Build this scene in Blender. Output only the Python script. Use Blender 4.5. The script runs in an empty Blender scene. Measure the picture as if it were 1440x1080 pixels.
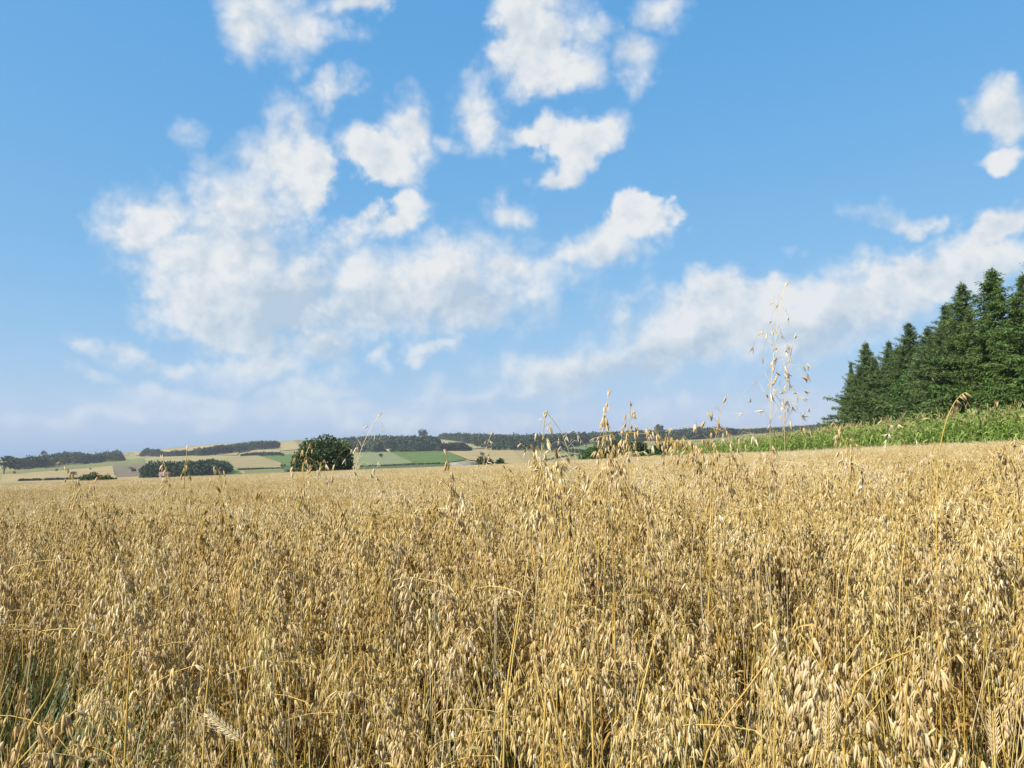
import bpy, math, random
import numpy as np
from mathutils import Vector, Matrix, Euler

SC = bpy.context.scene
COL = SC.collection
RNG = np.random.default_rng(7)
F = 1198.0                       # focal length in photo pixels (1440 wide)
PITCH = math.radians(4.77)
CAMZ = 1.45
CT, ST = math.cos(PITCH), math.sin(PITCH)

# ------------------------------------------------------------------ helpers
def nrm(a):
    a = np.asarray(a, float)
    return a / np.maximum(np.linalg.norm(a, axis=-1, keepdims=True), 1e-9)

class Geo:
    def __init__(s): s.v, s.f, s.m, s.r, s.n = [], [], [], [], 0
    def add(s, v, f, mat=0, rnd=.5):
        v = np.asarray(v, float).reshape(-1, 3); f = np.asarray(f, np.int64)
        s.v.append(v); s.f.append(f + s.n); s.m.append(np.full(len(f), mat))
        s.r.append(np.array(np.broadcast_to(rnd, (len(v),)), float)); s.n += len(v)
    def merge(s, g, M=None, mat=None, off=None):
        for v, f, m, r in zip(g.v, g.f, g.m, g.r):
            # faces are already offset inside g
            pass
        V = np.concatenate(g.v)
        if M is not None: V = V @ np.asarray(M).T
        if off is not None: V = V + np.asarray(off)
        s.v.append(V); s.r.append(np.concatenate(g.r))
        for f, m in zip(g.f, g.m):
            s.f.append(f + s.n); s.m.append(m if mat is None else np.full(len(f), mat))
        s.n += len(V)
    def mesh(s, name, mats, smooth=False):
        me = bpy.data.meshes.new(name)
        V = np.concatenate(s.v); me.vertices.add(len(V)); me.vertices.foreach_set('co', V.ravel())
        loops = np.concatenate([f.ravel() for f in s.f])
        tot = np.concatenate([np.full(len(f), f.shape[1]) for f in s.f])
        st = np.concatenate([[0], np.cumsum(tot)[:-1]])
        me.loops.add(len(loops)); me.loops.foreach_set('vertex_index', loops.astype(np.int32))
        me.polygons.add(len(tot)); me.polygons.foreach_set('loop_start', st.astype(np.int32))
        me.polygons.foreach_set('material_index', np.concatenate(s.m).astype(np.int32))
        if smooth: me.polygons.foreach_set('use_smooth', np.ones(len(tot), bool))
        at = me.attributes.new('rnd', 'FLOAT', 'POINT'); at.data.foreach_set('value', np.concatenate(s.r))
        for m in mats: me.materials.append(m)
        me.update(calc_edges=True); me.validate()
        return me
    def obj(s, name, mats, parent=None, smooth=False, link=True):
        o = bpy.data.objects.new(name, s.mesh(name, mats if isinstance(mats, (list, tuple)) else [mats], smooth))
        if link: COL.objects.link(o)
        if parent is not None: o.parent = parent
        return o

def tag(o, label=None, cat=None, group=None, kind=None):
    if label: o['label'] = label
    if cat: o['category'] = cat
    if group: o['group'] = group
    if kind: o['kind'] = kind
    return o
def empty(name, loc, rz=0.0):
    o = bpy.data.objects.new(name, None); COL.objects.link(o); o.empty_display_size = .1
    o.location = loc; o.rotation_euler = (0, 0, rz); return o
KIDS = {}
def link_copy(o, parent=None):
    c = o.copy(); COL.objects.link(c); c.parent = parent; return c
def copy_tree(root, kids):
    r = link_copy(root)
    for k in kids: link_copy(k, r)
    return r

def frames(d, rng, roll=None):
    """orthonormal frames (K,3,3) with third column = d"""
    d = nrm(d); h = nrm(rng.normal(size=d.shape) if roll is None else roll)
    x = nrm(np.cross(h, d)); y = np.cross(d, x)
    return np.stack([x, y, d], axis=-1)
def stamp(g, tv, tf, M, off, mat=0, rnd=.5):
    K, m = len(off), len(tv)
    V = np.einsum('kij,mj->kmi', M, tv) + off[:, None, :]
    Fs = (tf[None] + (np.arange(K) * m)[:, None, None]).reshape(-1, tf.shape[1])
    g.add(V.reshape(-1, 3), Fs, mat, np.repeat(np.broadcast_to(rnd, (K,)), m))
def tube(g, pts, rad, n=4, mat=0, rnd=.5):
    P = np.asarray(pts, float); K = len(P); rad = np.broadcast_to(rad, (K,))
    T = nrm(np.gradient(P, axis=0)); ref = np.array([.31, .77, .55])
    x = nrm(np.cross(T, ref)); y = np.cross(T, x)
    a = np.arange(n) * 2 * np.pi / n
    V = P[:, None] + rad[:, None, None] * (np.cos(a)[None, :, None] * x[:, None] + np.sin(a)[None, :, None] * y[:, None])
    i = np.arange(K - 1)[:, None] * n; j = np.arange(n)[None]; j2 = (j + 1) % n
    f = np.stack([i + j, i + j2, i + n + j2, i + n + j], -1).reshape(-1, 4)
    g.add(V.reshape(-1, 3), f, mat, rnd)
    if n > 3:
        g.add(V[-1], np.arange(n)[None, ::1], mat, rnd)
def strip(g, pts, wid, side, mat=0, rnd=.5):
    """flat blade along pts"""
    P = np.asarray(pts, float); K = len(P); w = np.broadcast_to(wid, (K,))[:, None]
    s = np.broadcast_to(nrm(side), P.shape)
    V = np.concatenate([P - s * w / 2, P + s * w / 2]); i = np.arange(K - 1)
    g.add(V, np.stack([i, i + 1, i + 1 + K, i + K], -1), mat, rnd)
def leafcards(g, pos, d, L, W, rng, mat=0, rnd=.5):
    """diamond leaves"""
    K = len(pos); d = nrm(d); s = nrm(np.cross(d, rng.normal(size=(K, 3))))
    L = np.broadcast_to(L, (K,))[:, None]; W = np.broadcast_to(W, (K,))[:, None]
    V = np.stack([pos, pos + d * L * .45 - s * W / 2, pos + d * L, pos + d * L * .45 + s * W / 2], 1)
    f = np.arange(K * 4).reshape(K, 4)
    g.add(V.reshape(-1, 3), f, mat, np.repeat(np.broadcast_to(rnd, (K,)), 4))
def box(g, lo, hi, mat=0, rnd=.5):
    x0, y0, z0 = lo; x1, y1, z1 = hi
    V = [(x0,y0,z0),(x1,y0,z0),(x1,y1,z0),(x0,y1,z0),(x0,y0,z1),(x1,y0,z1),(x1,y1,z1),(x0,y1,z1)]
    g.add(V, [(0,3,2,1),(4,5,6,7),(0,1,5,4),(1,2,6,5),(2,3,7,6),(3,0,4,7)], mat, rnd)

# ------------------------------------------------------------------ node helpers
class NT:
    def __init__(s, tree): s.t = tree; s.n = tree.nodes; s.l = tree.links
    def new(s, typ, **kw):
        nd = s.n.new(typ)
        for k, v in kw.items(): setattr(nd, k, v)
        return nd
    def put(s, nd, i, v):
        if isinstance(v, bpy.types.NodeSocket): s.l.new(v, nd.inputs[i])
        elif v is not None: nd.inputs[i].default_value = v
    def math(s, op, a, b=None, c=None, clamp=False):
        nd = s.new('ShaderNodeMath', operation=op, use_clamp=clamp)
        s.put(nd, 0, a); s.put(nd, 1, b); s.put(nd, 2, c); return nd.outputs[0]
    def vmath(s, op, a, b=None, out=0):
        nd = s.new('ShaderNodeVectorMath', operation=op)
        s.put(nd, 0, a); s.put(nd, 1, b); return nd.outputs[out]
    def noise(s, vec, scale, detail=4, rough=.55, out='Fac'):
        nd = s.new('ShaderNodeTexNoise'); s.put(nd, 'Vector', vec)
        nd.inputs['Scale'].default_value = scale; nd.inputs['Detail'].default_value = detail
        nd.inputs['Roughness'].default_value = rough; return nd.outputs[out]
    def ramp(s, fac, stops, interp='LINEAR'):
        nd = s.new('ShaderNodeValToRGB'); cr = nd.color_ramp; cr.interpolation = interp
        while len(cr.elements) < len(stops): cr.elements.new(.5)
        for e, (p, c) in zip(cr.elements, stops): e.position = p; e.color = (*c, 1)
        s.put(nd, 0, fac); return nd.outputs[0]
    def mix(s, fac, a, b, blend='MIX'):
        nd = s.new('ShaderNodeMix', data_type='RGBA', blend_type=blend)
        s.put(nd, 0, fac)
        for i, v in ((6, a), (7, b)):
            s.put(nd, i, (*v, 1) if isinstance(v, tuple) and len(v) == 3 else v)
        return nd.outputs[2]
    def maprange(s, v, a, b, c=0., d=1., smooth=False):
        nd = s.new('ShaderNodeMapRange', interpolation_type='SMOOTHSTEP' if smooth else 'LINEAR')
        s.put(nd, 0, v)
        for i, q in enumerate((a, b, c, d)): nd.inputs[i + 1].default_value = q
        return nd.outputs[0]

def mat_new(name):
    m = bpy.data.materials.new(name); m.use_nodes = True; t = NT(m.node_tree)
    b = t.n['Principled BSDF']; return m, t, b
def leafy(name, stops, transl=.3, rough=.6, spec=.25, objmix=.35, tcol=None, nscale=0, namp=.3):
    """plant tissue: ramp over per-piece and per-plant random, part translucent"""
    m, t, b = mat_new(name)
    at = t.new('ShaderNodeAttribute', attribute_name='rnd')
    oi = t.new('ShaderNodeObjectInfo')
    f = t.math('ADD', t.math('MULTIPLY', at.outputs['Fac'], 1 - objmix), t.math('MULTIPLY', oi.outputs['Random'], objmix))
    if nscale:
        gp = t.new('ShaderNodeNewGeometry')
        f = t.math('ADD', f, t.math('MULTIPLY', t.math('SUBTRACT', t.noise(gp.outputs['Position'], nscale, 3), .5), namp))
    c = t.ramp(f, stops)
    t.put(b, 'Base Color', c); b.inputs['Roughness'].default_value = rough
    b.inputs['Specular IOR Level'].default_value = spec
    if transl > 0:
        tr = t.new('ShaderNodeBsdfTranslucent'); t.put(tr, 0, t.mix(1., c, tcol, 'MULTIPLY') if tcol else c)
        mx = t.new('ShaderNodeMixShader'); mx.inputs[0].default_value = transl
        t.l.new(b.outputs[0], mx.inputs[1]); t.l.new(tr.outputs[0], mx.inputs[2])
        t.l.new(mx.outputs[0], t.n['Material Output'].inputs[0])
    return m
def plain(name, c1, c2, scale=3., rough=.85, detail=5, spec=.2, stretch=None):
    m, t, b = mat_new(name)
    gp = t.new('ShaderNodeNewGeometry'); v = gp.outputs['Position']
    if stretch: v = t.vmath('MULTIPLY', v, stretch)
    n = t.noise(v, scale, detail, .6)
    t.put(b, 'Base Color', t.mix(t.maprange(n, .3, .7), c1, c2))
    b.inputs['Roughness'].default_value = rough; b.inputs['Specular IOR Level'].default_value = spec
    return m

M = {}
M['husk'] = leafy('oat_husk', [(0.05, (0.2595, 0.1563, 0.0458)), (0.3, (0.4931, 0.3559, 0.1275)), (0.62, (0.6358, 0.521, 0.2701)), (0.86, (0.7006, 0.6165, 0.4381)), (1, (0.7526, 0.6947, 0.6114))], .36, .55, .22, .4, tcol=(1, .90, .60))
M['palehusk'] = leafy('pale_oat_husk', [(0.05, (0.4488, 0.3054, 0.1206)), (0.5, (0.6038, 0.4661, 0.2414)), (1, (0.6854, 0.6027, 0.4345))], .4, .5, .3, .3, tcol=(1, .92, .70))
M['wildhusk'] = leafy('wild_oat_husk', [(0.0, (0.2786, 0.1848, 0.0941)), (0.3, (0.5418, 0.4287, 0.2554)), (0.6, (0.6502, 0.5618, 0.383)), (1, (0.6811, 0.6135, 0.4704))], .35, .5, .3, .1)
M['straw'] = leafy('oat_straw', [(0.0, (0.256, 0.1498, 0.0342)), (0.4, (0.456, 0.3074, 0.0759)), (0.8, (0.544, 0.4177, 0.1442)), (1, (0.32, 0.3152, 0.0835))], .1, .45, .35, .6)
M['palestraw'] = leafy('pale_straw', [(0.0, (0.4, 0.304, 0.152)), (1, (0.544, 0.464, 0.288))], .1, .45, .35, .4)
M['dryleaf'] = leafy('dry_leaf', [(0.0, (0.12, 0.0574, 0.0145)), (0.35, (0.288, 0.1606, 0.0429)), (0.75, (0.448, 0.306, 0.1056)), (0.9, (0.48, 0.3825, 0.1848)), (1, (0.192, 0.1913, 0.0462))], .25, .7, .2, .5)
M['grass'] = leafy('green_grass', [(0.0, (0.0306, 0.0431, 0.0108)), (0.4, (0.0578, 0.0763, 0.018)), (0.75, (0.102, 0.1127, 0.03)), (0.9, (0.2312, 0.1856, 0.066)), (1, (0.3264, 0.2519, 0.108))], .3, .5, .3, .4)
M['maize'] = leafy('maize_leaf', [(.0, (.07, .125, .022)), (.45, (.15, .23, .042)), (.8, (.24, .30, .08)), (1, (.42, .40, .18))], .35, .6, .15, .4)
M['tassel'] = leafy('maize_tassel', [(.0, (.25, .20, .08)), (.6, (.42, .35, .16)), (1, (.55, .45, .24))], .2, .7, .2, .4)
M['bark'] = plain('bark', (.10, .07, .045), (.22, .165, .12), 9, .9, stretch=(1, 1, .25))
M['palebark'] = plain('pale_bark', (.22, .18, .13), (.40, .34, .25), 9, .9, stretch=(1, 1, .2))
M['spruce'] = leafy('spruce_needles', [(0.0, (0.0276, 0.0556, 0.019)), (0.5, (0.069, 0.1113, 0.0313)), (0.9, (0.1191, 0.1725, 0.0449)), (1, (0.1756, 0.2226, 0.0544))], .15, .55, .3, .35, nscale=.9, namp=.4)
M['larch'] = leafy('larch_needles', [(.0, (.028, .055, .012)), (.5, (.06, .11, .02)), (.9, (.10, .16, .035)), (1, (.15, .20, .05))], .2, .55, .3, .35, nscale=.8, namp=.4)
M['broad'] = leafy('broad_leaf', [(0.0, (0.0171, 0.0333, 0.009)), (0.5, (0.038, 0.0665, 0.0162)), (0.9, (0.0712, 0.1045, 0.0252)), (1, (0.1045, 0.133, 0.0315))], .25, .5, .35, .2, nscale=.7, namp=.5)
M['brightleaf'] = leafy('bright_leaf', [(.0, (.035, .075, .015)), (.5, (.06, .13, .03)), (1, (.12, .2, .05))], .3, .5, .35, .2, nscale=.9, namp=.4)
M['wood'] = leafy('far_foliage', [(0.0, (0.0068, 0.0153, 0.009)), (0.5, (0.017, 0.0323, 0.0162)), (0.9, (0.0382, 0.0595, 0.0252)), (1, (0.0595, 0.085, 0.036))], .1, .7, .2, .1, nscale=.03, namp=.5)
M['bushfar'] = leafy('bush_foliage', [(.0, (.018, .036, .014)), (.5, (.04, .07, .025)), (1, (.09, .125, .045))], .2, .7, .2, .4)
M['brown'] = leafy('withered_brown', [(0, (.07, .03, .015)), (1, (.20, .10, .045))], .1, .8, .2, .3)

# ------------------------------------------------------------------ terrain
SKY = np.array([(-400,650),(-200,650),(0,646),(60,641),(120,640),(180,636),(250,629),(300,625),(360,622),(420,618.5),(480,620),(560,617),(620,614),(680,616),(760,613),(850,612),(950,608),(1050,602),(1120,599),(1170,595),(1250,592),(1440,590),(1800,592)], float)
BOT = np.array([(-400,695),(0,692),(300,687),(500,678),(720,667),(900,654),(1000,649),(1200,643),(1440,640),(1800,640)], float)
R0, RV, R1 = 126., 380., 1900.
def px_e(py, ca):
    k = (540 - np.asarray(py, float)) / F
    return ca * (k * CT + ST) / (CT - k * ST)
def az_px(az):
    a = np.clip(az, -1.0, 1.0); return 720 + F * np.tan(a) / CT
def px_az(px, py=640):
    k = (540 - py) / F; y = CT - k * ST
    return math.atan2((px - 720) / F, y)
def zf(x, y):
    x = np.asarray(x, float); y = np.asarray(y, float)
    xx = np.clip(x, -90, 75)
    z = -.0083 * np.clip(y, -40, 200) + .0475 * xx + .0085 * (np.sqrt(xx * xx + 9) - 3)
    return z + .05 * np.sin(x * .21 + 1) * np.sin(y * .17) * np.clip(np.hypot(x, y) / 15, 0, 1)
def terr(az, r):
    az = np.asarray(az, float); r = np.asarray(r, float)
    x, y = r * np.sin(az), r * np.cos(az)
    px = az_px(az); ca = np.maximum(np.cos(np.clip(az, -1.0, 1.0)), .3)
    es = px_e(np.interp(px, SKY[:, 0], SKY[:, 1]), ca); eb = px_e(np.interp(px, BOT[:, 0], BOT[:, 1]), ca)
    near = zf(np.minimum(r, R0) * np.sin(az), np.minimum(r, R0) * np.cos(az))
    zb = CAMZ + eb * RV
    t = np.clip((r - R0) / (RV - R0), 0, 1); s = t * t * (3 - 2 * t)
    z = near * (1 - s) + zb * s - 2.5 * np.sin(np.pi * t)
    u = np.clip(np.log(np.maximum(r, RV) / RV) / math.log(R1 / RV), 0, 1)
    z = np.where(r > RV, CAMZ + (eb + (es - eb) * u) * np.minimum(r, R1), z)
    return np.where(r > R1, z - (r - R1) * .03, z)
def at(px, py):
    """point of the far hillside under a photo pixel"""
    az = px_az(px, py)
    ys, yb = np.interp(px, SKY[:, 0], SKY[:, 1]), np.interp(px, BOT[:, 0], BOT[:, 1])
    ca = math.cos(az)
    e, es, eb = px_e(py, ca), px_e(ys, ca), px_e(yb, ca)
    u = float(np.clip((e - eb) / (es - eb), 0, 1)); r = RV * (R1 / RV) ** u
    return np.array([r * math.sin(az), r * math.cos(az), float(terr(az, r))]), r
def ray(px, py, D):
    """point at forward distance D under a photo pixel"""
    k = (540 - py) / F; fy = CT - k * ST; fz = ST + k * CT; s = D / fy
    return np.array([(px - 720) / F * s, D, CAMZ + fz * s])

def build_ground():
    az = np.unique(np.concatenate([np.linspace(-math.pi, -.75, 60), np.linspace(-.75, .75, 320), np.linspace(.75, math.pi, 60)]))
    az = az[:-1]
    r = np.concatenate([[.05], np.geomspace(.4, 20, 34), np.linspace(22, R0, 44), np.linspace(R0 + 6, RV, 36), np.geomspace(RV + 8, R1, 110), np.linspace(R1 + 40, 2400, 12)])
    A, Rr = np.meshgrid(az, r, indexing='ij'); Z = terr(A, Rr)
    V = np.stack([Rr * np.sin(A), Rr * np.cos(A), Z], -1).reshape(-1, 3)
    na, nr = len(az), len(r)
    i = np.arange(na)[:, None]; j = np.arange(nr - 1)[None]; i2 = (i + 1) % na
    f = np.stack([i * nr + j, i * nr + j + 1, i2 * nr + j + 1, i2 * nr + j], -1).reshape(-1, 4)
    far = np.broadcast_to((r[None, 1:] > R0 + 3), (na, nr - 1)).reshape(-1)
    g = Geo(); g.add(V, f[:, ::-1]); g.m[0] = far.astype(int)
    m1, t, b = mat_new('field_soil')
    gp = t.new('ShaderNodeNewGeometry'); n = t.noise(gp.outputs['Position'], 9, 6, .7); n2 = t.noise(gp.outputs['Position'], .6, 3)
    c = t.ramp(n, [(.3, (.06, .04, .022)), (.55, (.15, .10, .05)), (.75, (.30, .21, .09))])
    t.put(b, 'Base Color', t.mix(t.maprange(n2, .5, .7), c, (.07, .085, .03))); b.inputs['Roughness'].default_value = .95
    m2, t, b = mat_new('hillside_fields')
    gp = t.new('ShaderNodeNewGeometry'); P = gp.outputs['Position']
    n = t.noise(P, .006, 4, .5); n2 = t.noise(P, .08, 4, .6)
    c = t.ramp(n, [(.3, (.09, .105, .036)), (.45, (.15, .145, .055)), (.55, (.21, .17, .08)), (.7, (.25, .2, .095))])
    t.put(b, 'Base Color', t.mix(t.maprange(n2, .3, .7, 0, .35), c, (.16, .17, .07))); b.inputs['Roughness'].default_value = .95
    b.inputs['Specular IOR Level'].default_value = .1
    o = g.obj('ground', [m1, m2], smooth=True); tag(o, kind='structure')
build_ground()

def parcel(poly, col, rows=None, zoff=.7):
    P = np.array(poly, float); x0, x1 = P[:, 0].min(), P[:, 0].max()
    n = max(3, int((x1 - x0) / 3)); xs = np.linspace(x0 + .01, x1 - .01, n); K = 9; pts = []
    for x in xs:
        ys = []
        for (ax, ay), (bx, by) in zip(P, np.roll(P, -1, 0)):
            if (ax - x) * (bx - x) <= 0 and ax != bx: ys.append(ay + (by - ay) * (x - ax) / (bx - ax))
        ya, yb = min(ys), max(ys)
        for q in np.linspace(ya, yb, K):
            p, r = at(x, q); p[2] += zoff; pts.append(p)
    i = np.arange(n - 1)[:, None] * K; j = np.arange(K - 1)[None]
    f = np.stack([i + j, i + j + 1, i + K + j + 1, i + K + j], -1).reshape(-1, 4)
    g = Geo(); g.add(pts, f)
    d = tuple(c * .72 for c in col)
    m, t, b = mat_new('crop_parcel'); gp = t.new('ShaderNodeNewGeometry'); Pn = gp.outputs['Position']
    w = t.noise(Pn, .02, 5, .6); w2 = t.noise(t.vmath('MULTIPLY', Pn, (1., .12, 0.)), .35, 2)
    fz = t.math('ADD', t.math('MULTIPLY', w, .65), t.math('MULTIPLY', w2, .35))
    t.put(b, 'Base Color', t.mix(t.maprange(fz, .35, .65), d, col)); b.inputs['Roughness'].default_value = .9
    b.inputs['Specular IOR Level'].default_value = .1
    o = g.obj('crop_field', [m], smooth=True); tag(o, kind='structure'); return o

TAN, TAN2, OLIVE = (.265, .205, .095), (.22, .18, .088), (.135, .14, .05)
GREEN, DGREEN, PGREEN, PLOUGH = (.075, .115, .026), (.055, .08, .028), (.145, .165, .075), (.13, .105, .07)
for i, (poly, c) in enumerate([
    ([(2,668),(90,662),(150,656),(202,653),(202,674),(125,678),(2,682)], TAN),
    ([(2,664),(90,656),(160,650),(203,645),(203,653),(150,656),(90,662),(2,668)], OLIVE),
    ([(158,656),(207,652),(207,670),(162,673)], PLOUGH),
    ([(0,648),(60,642),(120,641),(180,637),(180,641),(110,646),(0,653)], TAN2),
    ([(188,636),(250,631),(305,626),(300,634),(255,638),(190,641)], TAN),
    ([(308,640),(338,632),(334,641)], TAN),
    ([(316,644),(362,641),(395,652),(398,660),(334,661)], TAN2),
    ([(277,674),(334,661),(343,669),(320,680),(280,682)], GREEN),
    ([(344,662),(398,660),(424,676),(344,682)], OLIVE),
    ([(345,644),(422,638),(424,657),(395,656),(372,648)], GREEN),
    ([(398,657),(426,657),(426,676),(402,672)], DGREEN),
    ([(352,633),(394,633),(394,637),(352,638)], TAN),
    ([(383,625),(418,624),(425,632),(398,634.5)], TAN),
    ([(414,619.5),(455,619),(455,625),(418,625)], OLIVE),
    ([(500,635),(549,635),(582,652),(508,657)], PGREEN),
    ([(549,636),(628,635),(656,647),(620,653),(583,652),(562,643)], GREEN),
    ([(505,657.5),(620,653.5),(645,655),(645,672),(505,676)], DGREEN),
    ([(628,635),(720,634),(800,641),(742,655),(660,648)], TAN),
    ([(722,636),(800,642),(812,657),(760,662),(742,655)], TAN2),
    ([(645,656),(742,655.5),(760,663),(720,668),(645,672)], OLIVE),
    ([(604,622),(611,617),(641,616),(653,621),(690,630),(650,633),(602,632)], (.23,.205,.105)),
    ([(610,620),(650,618.5),(652,621),(612,623)], (.31,.26,.145)),
    ([(770,624),(820,620),(850,632),(812,641),(780,634)], (.125,.15,.05)),
    ([(826,618.5),(878,618),(878,621.5),(830,622)], TAN),
    ([(1030,604.5),(1075,601.5),(1072,606),(1034,610)], TAN),
    ([(1085,604),(1165,597),(1168,604),(1090,610)], (.16,.17,.07)),
    ([(1120,600),(1165,596),(1165,598.5),(1125,603)], TAN2),
]): parcel(poly, c, zoff=.6 + .05 * (i % 7))

# ------------------------------------------------------------------ far woods, trees, bushes, houses
def crown_cards(g, c, rad, n, size, rng, mat=0, shade=.5):
    u = nrm(rng.normal(size=(n, 3))); q = rng.random(n) ** .4
    p = u * q[:, None]; p[:, 2] = np.where(p[:, 2] < -.6, -.6, p[:, 2])
    pos = np.asarray(c) + p * np.asarray(rad)
    leafcards(g, pos, u + rng.normal(size=(n, 3)) * .7, size * rng.uniform(.7, 1.3, n), size * .8, rng, mat,
              np.clip(shade + rng.normal(size=n) * .17, 0, 1))
def wood(name, xs, tops, bases, h, label, n=None, dens=1.0, seed=1, cards=70):
    rng = np.random.default_rng(seed); g = Geo()
    n = n or int((xs[-1] - xs[0]) * 2.6 * dens)
    for k in range(n):
        x = rng.uniform(xs[0], xs[-1]); yt = np.interp(x, xs, tops); yb = np.interp(x, xs, bases)
        q = rng.random() ** .8
        p, r = at(x, yb)
        hp = h * F / r
        y = yb + (min(yt + hp, yb) - yb) * q
        p, r = at(x, y); ht = h * rng.uniform(.75, 1.12)
        cap = ((y - yt) * r / F + .5) * (rng.uniform(.82, 1.16) + (.3 if rng.random() < .05 else 0))                    # keep under the traced roofline
        ht = max(min(ht, cap), h * .35); w = h * rng.uniform(.24, .38)
        sh = rng.uniform(.08, .95)
        crown_cards(g, p + [0, 0, ht * .55], (w, w, ht * .47), cards, h * .17, rng, 0, sh)
        tube(g, [p - [0, 0, .5], p + [0, 0, ht * .5]], h * .02, 3, 0, .1)
    o = g.obj(name, [M['wood']]); tag(o, label, 'wood', kind='stuff'); return o
wood('woodland', (20,70,82,112,118,140,150,166,172), (650,641,635,634,641,641,635,634,646), (661,657.5,656,653.5,653,651,650,649,648.5), 13, 'long dark strip of woodland below the skyline at the left of the hills', seed=2, dens=.85)
wood('woodland', (198,206,222,228,262), (638,631,634,638,635), (642,642,642,642,641), 11, 'small dark copse on the upper slope to the right of the long left wood', seed=3)
wood('woodland', (266,285,300,330,360,392), (637,633,630,625,620,622), (640,641,640,637,633,630), 13, 'dark belt of trees climbing to the skyline left of the round tree', seed=4, dens=.8)
wood('woodland', (340,356,392,398), (640,637.5,637,639), (642,641.5,641,641), 6, 'thin dark tree belt under a pale tan field left of the round tree', seed=5)
wood('woodland', (203,215,250,270,300,322), (654,645,643,642.5,645,656), (675,678,680,679,672,664), 9, 'dark tree clump around a small white hut at the left of the valley', seed=6, dens=.55, cards=150)
wood('woodland', (472,486,520,540,580,600,612,616), (622,614,610,610,611,612,614,622), (637,637,637,636.5,636,635.5,632,628), 17, 'dark wood on the ridge directly right of the round tree', seed=7, dens=1.7)
wood('woodland', (620,650,672,690,730,770,800,838), (612,610,607,605.5,606,608,609,610), (618,622,630,634,635,634,630,620), 16, 'wide dark wood along the middle of the skyline', seed=8, dens=1.1)
wood('woodland', (612,622,640,650,660), (631,625,622,623,630), (633.5,635,635,635,634), 10, 'small dark copse on the flank of the pale knoll', seed=9, dens=1.4)
wood('woodland', (840,880,930,985,1000,1040), (609,606,605,602,602,606), (620,621,620,618,616,612), 14, 'dark wood behind the tall oat heads, left of the maize', seed=10, dens=1.4)
wood('woodland', (1040,1075,1120,1168), (604,602,598.5,595), (611,610,608,606), 8, 'thin scattered woodland on the far right ridge', seed=11, dens=.8)
wood('hedgerow', (25,60,90,124), (675.5,674.5,673.5,672.5), (678,677,676,675), 2.4, 'thin dark hedge line crossing the tan field at far left', seed=12, cards=40)
wood('hedgerow', (505,560,620), (655.5,654,651.5), (657.5,656,653.5), 2.2, 'thin hedge line between the green fields right of the round tree', seed=14, cards=40, dens=.7)
wood('hedgerow', (334,365,398), (659.5,658.5,658), (661.5,660.5,660), 2.0, 'thin dark hedge between two tan fields left of the round tree', seed=15, cards=40, dens=.8)
wood('hedgerow', (742,775,806), (652,645,639), (655,648,642), 2.5, 'broken hedge on the edge of the tan field right of centre', seed=16, cards=40, dens=.5)
wood('hedgerow', (770,800,840), (629,630,633), (634,637,641), 4, 'green hedge between pale fields right of the middle wood', seed=13, cards=60)

def tree(name, p, w, h, mats, label, cat, group=None, n=400, size=.5, seed=0, trunk_h=.3, low=.18, clumps=14, tr=.04, up=None):
    """broad tree or bush: tapered trunk with limbs, crown of leaf cards in clumps"""
    rng = np.random.default_rng(seed); e = empty(name, p); tag(e, label, cat, group)
    g = Geo(); tube(g, [(0, 0, -.3), (.02 * w, 0, h * .25), (0, .02 * w, h * .55), (0, 0, h * .8)], np.array([1.3, 1, .6, .15]) * tr * w, 6)
    gc = Geo(); per0 = max(6, n // clumps)
    for k in range(clumps):
        u = nrm(rng.normal(size=3)); u[2] = abs(u[2]) * 1.0 - .35 * rng.random()
        c = np.array([u[0] * w * .36, u[1] * w * .36, h * (low + (1 - low) * .5) + u[2] * h * (1 - low) * .36])
        tube(g, [(0, 0, h * .25), c * [.5, .5, .7], c], np.array([.5, .3, .1]) * tr * w, 4)
        kk = rng.uniform(.55, 1.3); crown_cards(gc, c, np.array([w * .19, w * .19, h * .18]) * kk, int(per0 * kk ** 1.5) + 5, size, rng, 0, rng.uniform(.12, .88))
    g.obj('trunk', [mats[0]], e); gc.obj('crown', [mats[1]], e); return e

def polar(px, D):                                   # ground point at forward distance D
    x = D * (px - 720) / (F * CT); r = math.hypot(x, D)
    return np.array([x, D, float(terr(math.atan2(x, D), r))])
# the round tree at the end of the oat field
p = polar(463, 128); topz = ray(463, 613, 128)[2]
tree('round_tree', p - [0, 0, 1.6], 9.4, topz - p[2] + 1.7, (M['bark'], M['broad']), 'large dark round-crowned tree standing just beyond the oat field', 'tree', n=22000, size=.32, seed=21, low=.02, clumps=30)
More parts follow.
